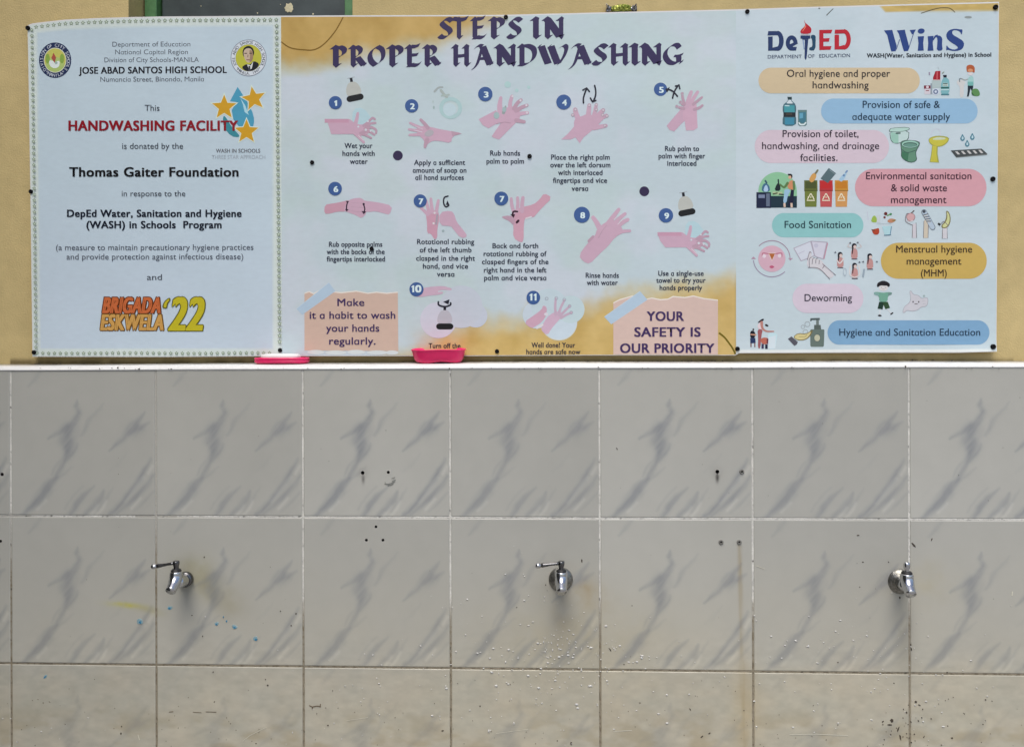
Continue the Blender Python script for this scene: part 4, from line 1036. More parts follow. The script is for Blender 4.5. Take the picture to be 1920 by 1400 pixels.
for (x0, y0, x1, y1, c, lines, tc_) in PILL:
    I = Ink('caption_pill', 1); h = (y1 - y0) / 2; m = (y0 + y1) / 2; r = h * .98
    P = [(x0 + r + r * math.cos(rad(a)), m + h * math.sin(rad(a))) for a in range(90, 271, 9)] + [(x0 + r + (x1 - x0 - 2 * r) * k / 8, y0) for k in range(1, 8)] + [(x1 - r + r * math.cos(rad(a)), m + h * math.sin(rad(a))) for a in range(-90, 91, 9)] + [(x1 - r - (x1 - x0 - 2 * r) * k / 8, y1) for k in range(1, 8)]
    I.poly(P, c); I.done()
    I = Ink('caption_lettering', 3)
    for t, a, b, y in lines: T(I, t, a, b, y, 13.2, tc_, .006, geo=True)
    I.done()
# pictures beside the captions
I = Ink('toiletries_drawing', 1).frame(12.8, 1710, 110)
I.poly([(285, 650), (455, 650), (455, 725), (285, 730)], (120, 38, 52)).poly([(290, 730), (450, 725), (440, 860), (300, 860)], (206, 196, 204)).disc(368, 688, 34, (214, 196, 204)).line([(330, 775), (405, 772)], 22, (140, 62, 74), cap=False)
I.poly([(470, 530), (690, 510), (690, 700), (480, 720)], (172, 186, 186)).poly([(440, 600), (480, 600), (480, 860), (440, 860)], (140, 150, 160)).poly([(560, 305), (680, 300), (676, 515), (500, 515), (505, 450)], (158, 28, 40)).poly([(590, 310), (615, 310), (610, 500), (585, 500)], (206, 92, 96)).line([(500, 515), (680, 520)], 14, (204, 160, 156), cap=False)
I.line([(415, 330), (415, 405)], 34, (150, 140, 160), cap=False).poly([(740, 400), (830, 398), (828, 460), (755, 460)], (22, 30, 42)).smoothpoly([(755, 460), (828, 460), (905, 540), (890, 880), (690, 880), (690, 620), (720, 520)], (120, 172, 180), 1)
I.poly([(735, 590), (860, 590), (860, 670), (735, 670)], (190, 204, 196)).line([(740, 610), (850, 608)], 24, (66, 92, 92), cap=False).line([(745, 650), (845, 648)], 12, (96, 120, 116), cap=False).poly([(690, 690), (885, 685), (885, 722), (690, 724)], (44, 92, 84)).poly([(690, 745), (885, 742), (885, 762), (690, 764)], (196, 214, 214)).poly([(695, 850), (890, 850), (888, 882), (695, 882)], (70, 122, 134))
I.disc(565, 800, 80, (208, 212, 226)).ring(565, 800, 44, 34, (108, 122, 150)).disc(575, 785, 14, (200, 206, 218)).line([(725, 360), (760, 330)], 26, (140, 152, 140)).line([(620, 200), (640, 270)], 10, (176, 184, 188)).done()
I = Ink('boy_at_basin_drawing', 1).frame(12.8, 1710, 110)
I.smoothpoly([(1070, 560), (1130, 500), (1300, 560), (1240, 640), (1240, 930), (1140, 930), (1150, 680), (1080, 610)], (204, 200, 200), 1).curve([(1140, 560), (1140, 490), (1200, 490)], 26, (120, 130, 134)).curve([(1200, 495), (1270, 520), (1360, 490)], 30, (160, 164, 160), 20)
I.smoothpoly([(1330, 520), (1370, 430), (1440, 420), (1480, 480), (1470, 660), (1330, 660)], (156, 196, 194), 1).poly([(1332, 560), (1472, 560), (1470, 655), (1335, 655)], (112, 172, 168)).poly([(1335, 655), (1470, 655), (1460, 720), (1440, 800), (1400, 720), (1360, 915), (1315, 915), (1335, 780)], (24, 40, 50))
I.smoothpoly([(1300, 180), (1400, 145), (1500, 190), (1505, 330), (1480, 350), (1420, 300), (1330, 340), (1305, 290)], (176, 88, 50), 1).disc(1395, 290, 62, (208, 142, 104), 42).disc(1400, 370, 60, (216, 206, 208), 34)
I.smoothpoly([(1460, 730), (1560, 720), (1620, 800), (1630, 890), (1540, 915), (1430, 880), (1420, 800)], (92, 138, 80), 1).smoothpoly([(1440, 800), (1425, 880), (1520, 910), (1470, 860)], (60, 100, 62), 1).done()
I = Ink('bottle_and_glass_drawing', 1).frame(15.56, 1440, 160)
I.poly([(565, 345), (695, 345), (690, 425), (575, 425)], (44, 62, 66)).smoothpoly([(585, 425), (680, 425), (700, 470), (810, 560), (825, 760), (800, 800), (800, 920), (825, 960), (815, 1190), (425, 1190), (425, 960), (450, 920), (450, 800), (425, 760), (430, 580), (560, 480)], (72, 108, 120), 1)
I.smoothpoly([(600, 430), (660, 430), (690, 490), (750, 540), (520, 540), (575, 480)], (206, 214, 220), 1).poly([(470, 590), (770, 590), (775, 790), (475, 790)], (70, 150, 160)).poly([(450, 800), (805, 800), (805, 930), (450, 930)], (38, 42, 46)).poly([(520, 815), (700, 815), (700, 880), (520, 880)], (66, 58, 52)).poly([(490, 950), (760, 950), (760, 1150), (490, 1150)], (64, 136, 164)).line([(500, 600), (610, 605)], 30, (190, 216, 220))
I.poly([(870, 725), (1130, 725), (1130, 1150), (1090, 1190), (920, 1190), (875, 1150)], (98, 128, 128)).poly([(905, 790), (1100, 790), (1095, 1050), (1050, 1105), (960, 1105), (910, 1050)], (66, 118, 136)).poly([(915, 820), (1020, 810), (1020, 960), (915, 980)], (96, 158, 184)).curve([(905, 1105), (950, 1150), (1040, 1150), (1095, 1100)], 40, (214, 226, 228)).done()
I = Ink('toilet_drawing', 1).frame(8.727, 1650, 220)
GR, GR2, GO = (150, 192, 176), (98, 140, 116), (66, 92, 84)
I.smoothpoly([(150, 225), (480, 205), (465, 390), (310, 435), (220, 430), (170, 380)], GO, 1).smoothpoly([(160, 230), (470, 215), (455, 380), (310, 425), (225, 420), (180, 375)], (188, 208, 206), 1).poly([(175, 250), (300, 260), (300, 425), (225, 425), (180, 370)], GR)
I.smoothpoly([(145, 215), (180, 175), (470, 160), (490, 210), (330, 245), (150, 245)], GO, 1).smoothpoly([(155, 215), (185, 182), (465, 168), (478, 208), (330, 236), (160, 238)], (176, 206, 196), 1).line([(265, 265), (325, 262)], 24, GO)
I.smoothpoly([(330, 400), (430, 370), (640, 390), (655, 450), (590, 560), (590, 620), (610, 700), (540, 748), (440, 735), (340, 660), (345, 560), (335, 470)], GO, 1).smoothpoly([(345, 410), (430, 380), (630, 398), (640, 450), (575, 560), (580, 620), (596, 695), (535, 736), (450, 722), (352, 650), (360, 560), (345, 470)], GR2, 1)
I.disc(492, 445, 148, GO, 66).disc(492, 443, 138, GR, 58).disc(492, 450, 116, GO, 38).disc(492, 456, 104, (104, 146, 132), 28).poly([(360, 560), (470, 580), (450, 720), (370, 680), (350, 620)], (66, 116, 88)).curve([(360, 535), (450, 580), (590, 540)], 12, GO).done()
I = Ink('yellow_basin_drawing', 1).frame(8.727, 1650, 220)
YL, YD = (196, 186, 66), (158, 158, 74)
I.curve([(830, 290), (870, 210), (940, 190), (985, 230), (990, 320)], 14, (196, 200, 212)).smoothpoly([(790, 350), (880, 310), (1000, 302), (1130, 330), (1120, 400), (1040, 470), (950, 490), (860, 470), (800, 420)], YD, 1).smoothpoly([(800, 360), (890, 320), (1110, 335), (1105, 395), (1030, 458), (950, 476), (870, 460), (812, 415)], YL, 1).smoothpoly([(850, 355), (960, 320), (1090, 345), (1040, 370), (880, 375)], (196, 204, 176), 1)
I.poly([(850, 465), (945, 478), (940, 600), (965, 745), (810, 735), (835, 600)], YD).poly([(858, 465), (925, 476), (922, 600), (940, 735), (822, 728), (846, 600)], YL).done()
I = Ink('drain_drawing', 1).frame(8.727, 1650, 220)
for x, y in ((1348, 335), (1508, 318), (1424, 430)):
    I.smoothpoly([(x, y - 66), (x + 22, y - 20), (x + 42, y + 15), (x + 20, y + 56), (x - 20, y + 56), (x - 42, y + 15), (x - 22, y - 20)], (80, 128, 146), 1).smoothpoly([(x, y - 30), (x + 22, y + 15), (x, y + 36), (x - 16, y + 15)], (186, 208, 218), 1)
I.poly([(1155, 545), (1660, 515), (1755, 600), (1240, 655)], (70, 74, 74)).poly([(1240, 655), (1755, 600), (1750, 620), (1245, 664)], (120, 124, 124))
for k in range(5):
    x = 1225 + k * 95; I.poly([(x, 562 - k * 6), (x + 38, 560 - k * 6), (x + 85, 608 - k * 5), (x + 45, 612 - k * 5)], (196, 192, 190))
I.done()
I = Ink('waste_sorting_drawing', 1).frame(9.143, 1400, 300)
I.disc(530, 540, 330, (138, 190, 150), 330, 40, 180, 360).poly([(200, 540), (860, 540), (860, 620), (200, 620)], (138, 190, 150)).poly([(410, 620), (860, 620), (860, 820), (410, 820)], (26, 50, 62)).poly([(165, 555), (415, 555), (415, 825), (165, 825)], (28, 36, 62)).poly([(335, 580), (395, 580), (395, 795), (335, 795)], (112, 124, 146))
for k in range(3): I.poly([(345 + k * 18, 590), (352 + k * 18, 590), (352 + k * 18, 790), (345 + k * 18, 790)], (58, 68, 96))
I.poly([(200, 595), (310, 595), (310, 655), (200, 655)], (120, 130, 160)).smoothpoly([(255, 550), (265, 440), (320, 390), (390, 440), (400, 550)], (66, 108, 140), 1).smoothpoly([(280, 545), (310, 440), (350, 430), (375, 545)], (172, 196, 224), 1).line([(320, 360), (340, 395)], 30, (46, 84, 104))
I.smoothpoly([(470, 530), (510, 420), (545, 390), (575, 430), (580, 535)], (20, 40, 42), 1).line([(540, 340), (545, 400)], 24, (26, 44, 44)).poly([(440, 545), (610, 550), (600, 600), (450, 595)], (176, 190, 150)).line([(455, 585), (520, 570)], 22, (60, 70, 50)).line([(560, 590), (625, 595)], 24, (50, 60, 60))
I.smoothpoly([(690, 240), (780, 240), (785, 310), (740, 325), (725, 280)], (26, 26, 34), 1).disc(738, 300, 26, (214, 170, 140), 30).smoothpoly([(720, 370), (790, 340), (820, 420), (810, 520), (690, 490)], (206, 136, 96), 1).curve([(700, 400), (640, 470), (570, 420)], 46, (92, 122, 72), 26).line([(805, 380), (812, 500)], 40, (96, 124, 76))
I.smoothpoly([(640, 500), (760, 510), (700, 620), (680, 740), (620, 740), (640, 600)], (150, 186, 214), 1).poly([(760, 510), (810, 520), (800, 740), (700, 800), (740, 620)], (22, 32, 54)).line([(645, 740), (650, 810)], 36, (216, 186, 168), cap=False).line([(765, 740), (770, 815)], 36, (216, 186, 168), cap=False).done()
for k, (x, c1, c2, c3) in enumerate(((0, (96, 104, 46), (72, 80, 40), (112, 122, 56)), (262, (184, 50, 54), (192, 40, 40), (192, 84, 84)), (524, (200, 138, 50), (196, 122, 34), (206, 146, 84)))):
    I = Ink('waste_bin_drawing', 1).frame(9.143, 1400, 300)
    I.poly([(985 + x, 350), (1210 + x, 350), (1215 + x, 530), (985 + x, 530)], c1).poly([(1005 + x, 372), (1190 + x, 372), (1190 + x, 490), (1005 + x, 490)], c2).poly([(992 + x, 535), (1205 + x, 535), (1195 + x, 805), (1000 + x, 805)], c3).line([(985 + x, 528), (1215 + x, 528)], 14, tuple(int(v * .7) for v in c1), cap=False)
    WL = (226, 216, 190)
    for p, q in (((1095, 575), (1040, 680)), ((1100, 575), (1155, 680)), ((1030, 695), (1165, 695))): I.line([(p[0] + x, p[1]), (q[0] + x, q[1])], 17, WL, cap=False)
    for px_, py_ in ((1097, 640), (1055, 640), (1140, 640)): I.disc(px_ + x, py_ + 0, 12, WL, n=8)
    if k == 0: I.smoothpoly([(1060, 350), (1110, 250), (1170, 215), (1195, 240), (1190, 310), (1120, 400)], (206, 152, 84), 1).line([(1180, 230), (1215, 180)], 34, (120, 116, 90))
    if k == 1: I.poly([(1405, 140), (1530, 230), (1390, 400), (1265, 320)], (84, 104, 110)).line([(1420, 175), (1510, 240)], 6, (150, 166, 170), cap=False)
    if k == 2: I.smoothpoly([(1570, 350), (1640, 260), (1690, 220), (1715, 250), (1640, 380)], (158, 190, 214), 1).line([(1650, 260), (1680, 275)], 34, (96, 128, 170), cap=False).line([(1700, 215), (1720, 190)], 28, (112, 142, 182))
    I.done()
I = Ink('food_drawing', 1).frame(10.1, 1610, 380)
I.curve([(160, 170), (180, 330)], 10, (190, 190, 206)).smoothpoly([(230, 370), (250, 280), (300, 235), (345, 300), (345, 380)], (152, 178, 76), 1).poly([(345, 240), (410, 250), (405, 385), (340, 385)], (196, 200, 206)).disc(510, 210, 32, (98, 40, 36)).line([(540, 245), (620, 215)], 22, (104, 152, 84)).disc(605, 220, 22, (80, 136, 96)).disc(488, 280, 22, (120, 52, 44))
I.smoothpoly([(530, 350), (600, 295), (720, 325), (650, 380), (580, 385)], (190, 130, 100), 1).smoothpoly([(610, 340), (720, 320), (680, 360)], (140, 120, 70), 1).smoothpoly([(245, 515), (340, 490), (385, 480), (390, 590), (320, 615), (270, 590)], (176, 66, 40), 1).line([(250, 515), (290, 530)], 20, (90, 60, 40)).poly([(440, 450), (630, 440), (600, 610), (490, 615)], (172, 206, 214)).line([(620, 450), (595, 600)], 14, (92, 130, 160), cap=False).line([(480, 618), (610, 612)], 16, (70, 104, 130), cap=False).line([(340, 405), (620, 400)], 8, (180, 190, 196), cap=False).done()
I = Ink('raised_hands_drawing', 1).frame(10.1, 1610, 380)
OL = (124, 116, 122)
I.line([(1010, 670), (1020, 430)], 12, OL, cap=False).line([(1095, 670), (1085, 380)], 12, OL, cap=False).line([(1052, 670), (1052, 400)], 62, (204, 196, 204), cap=False).curve([(1020, 430), (890, 360), (900, 230), (940, 205)], 14, OL).disc(985, 275, 84, (150, 110, 116), 80).disc(985, 275, 74, (206, 162, 164), 70).line([(1000, 195), (1045, 155)], 22, (96, 84, 76)).curve([(910, 340), (960, 360), (1020, 345)], 18, (212, 200, 204))
I.line([(1225, 670), (1235, 350)], 12, OL, cap=False).line([(1310, 670), (1320, 380)], 12, OL, cap=False).line([(1268, 670), (1275, 330)], 74, (204, 190, 172), cap=False).line([(1235, 180), (1400, 470)], 104, (116, 124, 136)).line([(1240, 185), (1395, 465)], 86, (176, 190, 206))
for k in range(4): I.line([(1220 + k * 22, 240 + k * 38), (1310 + k * 18, 215 + k * 46)], 16, (84, 84, 92)).line([(1225 + k * 22, 256 + k * 38), (1300 + k * 18, 236 + k * 46)], 10, (214, 204, 192))
I.disc(1235, 170, 30, (72, 76, 84))
I.line([(1580, 680), (1585, 500)], 10, OL, cap=False).line([(1675, 680), (1670, 480)], 10, OL, cap=False).line([(1628, 680), (1628, 480)], 80, (206, 200, 206), cap=False).smoothpoly([(1650, 140), (1720, 190), (1745, 330), (1700, 460), (1600, 500), (1550, 440), (1630, 360), (1660, 260)], (126, 118, 78), 1).smoothpoly([(1660, 170), (1705, 210), (1725, 330), (1685, 440), (1610, 480), (1575, 440), (1650, 370), (1680, 270)], (202, 202, 144), 1).line([(1500, 395), (1545, 425)], 36, (38, 38, 36), cap=False).curve([(1560, 400), (1600, 360), (1640, 380), (1690, 440)], 12, OL).done()
I = Ink('pink_cycle_drawing', 1).frame(7.385, 1400, 430)
I.disc(348, 408, 188, (208, 166, 182), 182, 50).ring(348, 408, 252, 11, (158, 128, 150), 250, -135, 5, 40).ring(348, 408, 256, 11, (148, 130, 156), 250, 45, 175, 40).poly([(570, 400), (640, 400), (608, 428)], (176, 138, 160)).poly([(60, 412), (130, 412), (92, 378)], (176, 138, 160))
I.poly([(290, 325), (405, 325), (350, 445)], (222, 196, 190)).poly([(308, 335), (392, 335), (350, 428)], (176, 98, 50)).curve([(300, 340), (225, 330), (215, 370)], 16, (186, 112, 134)).curve([(400, 340), (480, 330), (485, 375)], 16, (186, 112, 134)).disc(240, 372, 26, (222, 204, 214)).disc(455, 368, 26, (222, 204, 214)).smoothpoly([(305, 520), (345, 495), (390, 520), (345, 545)], (186, 84, 116), 1).done()
I = Ink('hand_with_pads_drawing', 1).frame(7.385, 1400, 430)
I.poly([(645, 260), (890, 160), (945, 370), (750, 445)], (170, 160, 176)).poly([(660, 266), (880, 174), (930, 362), (756, 432)], (204, 206, 218)).poly([(890, 160), (1120, 175), (1065, 420), (945, 380)], (170, 160, 176)).poly([(903, 172), (1100, 188), (1052, 404), (948, 368)], (204, 200, 214)).line([(1120, 190), (1070, 410)], 12, (190, 130, 150), cap=False).disc(960, 225, 30, (190, 186, 204)).line([(715, 340), (800, 300)], 8, (184, 180, 200), cap=False)
HC = (206, 200, 206)
I.smoothpoly([(830, 470), (870, 310), (900, 320), (890, 390), (1030, 420), (1070, 480), (1225, 630), (1150, 690), (1010, 550), (890, 535), (840, 510)], HC, 1)
for pts in ([(868, 525), (866, 420), (895, 385)], [(840, 420), (870, 315), (892, 330)], [(905, 480), (915, 410), (940, 395)], [(955, 470), (960, 410), (985, 400)], [(1000, 480), (1005, 430)], [(850, 530), (1000, 545), (1150, 690)], [(1050, 480), (1230, 635)], [(1050, 540), (1075, 500)]): I.curve(pts, 9, (122, 112, 122))
I.done()
I = Ink('small_girls_drawing', 1).frame(7.385, 1400, 430)
for (x, y, s_) in ((1295, 420, 1.0), (1490, 300, 1.0), (1495, 570, 1.05), (1705, 440, 1.0)):
    I.smoothpoly([(x - 45, y + 110), (x - 45, y), (x - 20, y - 30), (x + 25, y - 30), (x + 45, y), (x + 45, y + 110)], (192, 140, 138), 1).disc(x - 2, y - 70, 34, (34, 32, 42), 36).disc(x + 8, y - 56, 22, (214, 190, 184), 24).curve([(x - 24, y - 60), (x - 26, y), (x - 30, y + 40)], 22, (40, 34, 42), 10).line([(x - 40, y + 112), (x + 42, y + 112)], 12, (66, 62, 74), cap=False)
I.curve([(1450, 250), (1400, 240), (1420, 200)], 12, (204, 192, 192)).curve([(1535, 260), (1585, 240), (1560, 205)], 12, (204, 192, 192)).curve([(1435, 500), (1425, 620), (1490, 665), (1560, 620), (1550, 500)], 15, (216, 206, 206)).curve([(1250, 430), (1290, 470), (1345, 400)], 18, (216, 204, 204))
for x, y in ((1225, 320), (1610, 450), (1800, 450), (1560, 455), (1430, 190), (1535, 185)): I.poly([(x - 18, y + 8), (x + 4, y - 16), (x + 16, y + 10)], (92, 96, 110))
I.ring(1358, 590, 22, 8, (170, 182, 194), 50).line([(1625, 560), (1610, 650)], 26, (150, 164, 178)).done()
I = Ink('jumping_boy_drawing', 1).frame(12.8, 1610, 510)
I.smoothpoly([(440, 380), (435, 280), (500, 230), (590, 205), (690, 235), (755, 290), (730, 370), (640, 330), (520, 320)], (36, 32, 34), 1).smoothpoly([(480, 370), (510, 325), (600, 330), (700, 330), (700, 420), (590, 465), (500, 430)], (212, 206, 206), 1).line([(530, 375), (560, 370)], 9, (120, 112, 112)).line([(625, 370), (660, 375)], 9, (120, 112, 112)).line([(555, 405), (620, 408)], 9, (176, 150, 150))
I.smoothpoly([(360, 480), (480, 480), (580, 500), (700, 480), (800, 490), (790, 540), (700, 575), (690, 720), (490, 720), (490, 580), (370, 545)], (112, 162, 142), 1).poly([(365, 495), (480, 500), (490, 575), (370, 540)], (128, 164, 160)).poly([(700, 500), (795, 495), (785, 545), (700, 575)], (112, 140, 136)).poly([(490, 715), (695, 715), (750, 860), (640, 895), (595, 790), (570, 900), (450, 880)], (48, 74, 48)).poly([(490, 715), (590, 720), (570, 900), (450, 880)], (34, 56, 46))
I.smoothpoly([(445, 1050), (500, 1010), (565, 1055), (500, 1068)], (22, 24, 32), 1).smoothpoly([(745, 1020), (790, 965), (845, 972), (780, 1030)], (22, 24, 32), 1).line([(510, 900), (505, 1010)], 26, (206, 208, 214)).line([(690, 890), (770, 980)], 26, (206, 208, 214)).done()
I = Ink('stomach_drawing', 1).frame(12.8, 1610, 510)
SG = (166, 164, 174)
I.smoothpoly([(1210, 460), (1260, 440), (1310, 540), (1440, 550), (1510, 640), (1620, 600), (1670, 640), (1660, 780), (1600, 840), (1500, 840), (1420, 920), (1280, 950), (1150, 920), (1100, 985), (1040, 970), (1090, 820), (1200, 750), (1250, 640)], SG, 2).smoothpoly([(1222, 470), (1256, 455), (1300, 552), (1432, 562), (1502, 655), (1618, 614), (1656, 648), (1646, 772), (1594, 826), (1494, 826), (1412, 908), (1280, 936), (1146, 906), (1096, 970), (1052, 960), (1100, 826), (1210, 760), (1262, 645)], (198, 194, 202), 2)
for x in (1303, 1438): I.disc(x, 716, 16, (74, 66, 76), 22, n=14)
I.line([(1345, 765), (1405, 765)], 18, (96, 84, 92)).disc(1565, 575, 26, (150, 170, 170)).curve([(1520, 690), (1600, 680)], 7, SG).curve([(1530, 760), (1610, 770)], 7, SG).disc(1500, 465, 12, (180, 196, 196)).done()
I = Ink('family_washing_drawing', 1).frame(10.67, 1390, 580)
I.smoothpoly([(520, 470), (730, 470), (700, 620), (680, 790), (530, 790), (540, 600)], (190, 214, 222), 1).poly([(540, 560), (690, 520), (680, 780), (540, 780)], (206, 216, 224)).smoothpoly([(175, 440), (225, 420), (280, 460), (275, 570), (175, 580)], (28, 28, 38), 1).disc(238, 405, 17, (70, 62, 66), 24).line([(190, 500), (290, 510)], 26, (196, 142, 118)).poly([(175, 570), (278, 570), (285, 670), (178, 680)], (44, 56, 92)).line([(192, 675), (192, 755)], 24, (122, 84, 84), cap=False).line([(268, 670), (268, 755)], 24, (122, 84, 84), cap=False)
I.smoothpoly([(325, 260), (380, 210), (440, 180), (455, 215), (400, 245), (340, 272)], (28, 26, 38), 1).smoothpoly([(325, 390), (330, 290), (390, 250), (440, 300), (430, 400)], (222, 200, 206), 1).curve([(405, 260), (420, 370), (500, 435), (645, 440)], 58, (184, 126, 116), 22).smoothpoly([(470, 330), (480, 285), (545, 320), (530, 345)], (40, 28, 32), 1).smoothpoly([(320, 395), (430, 400), (400, 520), (380, 780), (330, 780), (335, 560)], (158, 88, 92), 1).smoothpoly([(370, 610), (430, 560), (545, 570), (530, 690), (420, 700)], (186, 102, 84), 1).line([(520, 580), (520, 690)], 30, (110, 52, 60), cap=False).line([(425, 690), (425, 785)], 46, (60, 54, 84), cap=False).line([(500, 700), (500, 790)], 50, (34, 34, 54), cap=False).done()
I = Ink('soap_pump_and_hand_drawing', 1).frame(10.67, 1390, 580)
SG1 = (100, 114, 108)
I.poly([(1375, 420), (1395, 400), (1650, 400), (1660, 420), (1650, 730), (1630, 748), (1400, 748), (1380, 730)], SG1).poly([(1455, 310), (1585, 310), (1595, 400), (1455, 400)], (88, 98, 94)).poly([(1495, 210), (1550, 210), (1550, 310), (1495, 310)], (110, 120, 118)).poly([(1380, 178), (1565, 170), (1570, 212), (1410, 215), (1395, 240), (1375, 235)], (82, 92, 94)).disc(1515, 570, 58, (184, 182, 158), 68).ring(1515, 570, 62, 8, (74, 84, 80), 72)
for x, y, r in ((1230, 350, 36), (1320, 295, 50), (1280, 455, 48)): I.ring(x, y, r, 10, (150, 156, 160))
I.smoothpoly([(1030, 550), (1130, 470), (1290, 490), (1420, 410), (1430, 440), (1360, 560), (1260, 620), (1110, 620)], (120, 108, 70), 1).smoothpoly([(1046, 552), (1135, 485), (1290, 505), (1408, 428), (1345, 550), (1250, 605), (1115, 605)], (206, 190, 136), 1).curve([(1150, 545), (1260, 550), (1310, 510)], 9, (150, 134, 84)).poly([(930, 590), (1000, 540), (1130, 650), (1110, 700), (1060, 730)], (86, 84, 94)).done()
bpy.data.objects.remove(_to); bpy.data.curves.remove(_tc)

# ------------------------------------------------------------------ fixings of the banner
black = mat('black_screw_paint', (.006, .006, .007), .45, spec=.12)
def lathe(bm, prof, n, M):
    """prof: (radius, height) turned round local z, placed by matrix M"""
    rings = []
    for r, h in prof:
        if r < 1e-6: rings.append([bm.verts.new(M @ Vector((0, 0, h)))])
        else: rings.append([bm.verts.new(M @ Vector((r * math.cos(2 * math.pi * i / n), r * math.sin(2 * math.pi * i / n), h))) for i in range(n)])
    for a, b in zip(rings[:-1], rings[1:]):
        for i in range(n):
            j = (i + 1) % n
            if len(a) == 1: bm.faces.new((a[0], b[j], b[i]))
            elif len(b) == 1: bm.faces.new((a[i], a[j], b[0]))
            else: bm.faces.new((a[i], a[j], b[j], b[i]))
OUT = Matrix.Rotation(rad(90), 4, 'X')          # local z -> world -y
def face_out(p): return Matrix.Translation(p) @ OUT
SCREWS = [(53, 53.5, 4.6, 'black screw head at the upper left corner of the banner'),
          (58.5, 359.5, 4.2, 'black screw head halfway down the left star border of the banner'),
          (64.5, 660.5, 4.4, 'black screw head at the lower left corner of the banner'),
          (525.5, 656.5, 4.2, 'black screw head just above the white soap bar'),
          (948.5, 33, 4.2, 'black screw head touching the S of STEPS on the top edge'),
          (1401, 22.5, 4.2, 'black screw head on the top edge left of the torch logo'),
          (1866, 14.5, 4.8, 'black screw head at the upper right corner of the banner'),
          (1861, 336, 4.6, 'black screw head on the right edge beside the solid waste caption'),
          (1861, 650, 5.0, 'black screw head at the lower right corner of the banner'),
          (1382.5, 654, 4.4, 'black screw head at the bottom seam beside the washing family picture'),
          (932, 658.5, 4.2, 'black screw head on the bottom gold band right of the pink soap tray'),
          (697, 466.5, 4.0, 'black screw head covering part of the words backs of the'),
          (585.5, 305, 4.2, 'black screw head left of the caption Wet your hands with water'),
          (993, 293.5, 4.4, 'black screw head right of the caption Rub hands palm to palm')]
s0 = None
for x, y, r, lab in SCREWS:
    p = PX(x, y, YS); p.y = YB(x, y)
    if s0 is None:
        bm = bmesh.new(); k = 4.5 / 941
        lathe(bm, [(k, -.0006), (k, .0022), (k * .93, .0030), (k * .75, .0036), (k * .3, .0038), (k * .28, .0030), (0, .0029)], 24, OUT)
        s0 = obj('screw_head', bm, black); o = s0
    else:
        o = s0.copy(); COL.objects.link(o)
    o.location = p; o.scale = (r / 4.5,) * 3
    o['label'] = lab; o['category'] = 'screw'; o['group'] = 'black screws holding the banner'

# ------------------------------------------------------------------ sweet wrapper caught on the top edge
def foil_mat(name, tints, rough=.28, metal=.65):
    m = mat(name, tints[0], rough, metal)
    nt = m.node_tree; b = nt.nodes['Principled BSDF']; tc = [n for n in nt.nodes if n.type == 'TEX_COORD'][0]
    n = node(nt, 'ShaderNodeTexNoise', Scale=210., Detail=2.0); nt.links.new(tc.outputs['Object'], n.inputs['Vector'])
    cr = node(nt, 'ShaderNodeValToRGB'); e = cr.color_ramp.elements
    e[0].position = .40; e[0].color = (*tints[0], 1); e[1].position = .60; e[1].color = (*tints[1], 1)
    nt.links.new(n.outputs[0], cr.inputs[0]); nt.links.new(cr.outputs[0], b.inputs['Base Color'])
    return m
wp = PX(1166, 22.5, .0685)
wr = empty('sweet_wrapper', wp, 'crumpled green and silver sweet wrapper caught on the top edge of the banner', 'wrapper')
def crumple(x0, x1, rf, seed, nx=22, n=20, amp=.22):
    rr = random.Random(seed); bm = bmesh.new(); rings = []
    for i in range(nx + 1):
        t = i / nx; x = x0 + (x1 - x0) * t; r = rf(t)
        rings.append([bm.verts.new((wp.x + x + rr.uniform(-1, 1) * .0006, wp.y + min(.0058, max(-.0125, r * .8 * math.cos(2 * math.pi * k / n) * (1 + rr.uniform(-amp, amp)))),
                                    wp.z + .0065 + .002 * math.sin(t * 5 + seed) * .3 + r * math.sin(2 * math.pi * k / n) * (1 + rr.uniform(-amp, amp)))) for k in range(n)])
    for a, b in zip(rings[:-1], rings[1:]):
        for k in range(n): bm.faces.new((a[k], a[(k + 1) % n], b[(k + 1) % n], b[k]))
    bm.faces.new(rings[0]); bm.faces.new(rings[-1]); return bm
obj('wrapped_body', crumple(-.0215, .0185, lambda t: .0068 * (.72 + .45 * math.sin(math.pi * min(1, max(0, t)))), 4), foil_mat('green_foil', (lin((96, 112, 22)), lin((186, 190, 92))), .33, .45), wr, smooth=False)
silver = foil_mat('silver_foil', (lin((196, 198, 200)), lin((120, 116, 120))), .22, .9)
obj('foil_end', crumple(-.0325, -.0213, lambda t: .0025 + .0078 * (1 - t) ** .8, 9, 9, 16, .4), silver, wr, smooth=False)
obj('foil_end', crumple(.0183, .0300, lambda t: .0025 + .0062 * t ** .8, 12, 9, 16, .4), silver, wr, smooth=False)

# ------------------------------------------------------------------ soap dishes on the ledge
def loft(bm, rings, M, n=64, e=3.2, cap0=True, cap1=True, wob=None):
    R = []
    for (a, b, z) in rings:
        row = []
        for i in range(n):
            t = 2 * math.pi * i / n; c, s_ = math.cos(t), math.sin(t)
            x = a * abs(c) ** (2 / e) * (1 if c > 0 else -1); y = b * abs(s_) ** (2 / e) * (1 if s_ > 0 else -1)
            row.append(bm.verts.new(M @ Vector((x, y, z + (wob(x, y, z) if wob else 0)))))
        R.append(row)
    for p, q in zip(R[:-1], R[1:]):
        for i in range(n): bm.faces.new((p[i], p[(i + 1) % n], q[(i + 1) % n], q[i]))
    if cap0: bm.faces.new(R[0])
    if cap1: bm.faces.new(R[-1])
pink = mat('pink_plastic', (.92, .030, .165), .3, spec=.45, noise=.05, nscale=60)
pink.node_tree.nodes['Principled BSDF'].inputs['Subsurface Weight'].default_value = .12
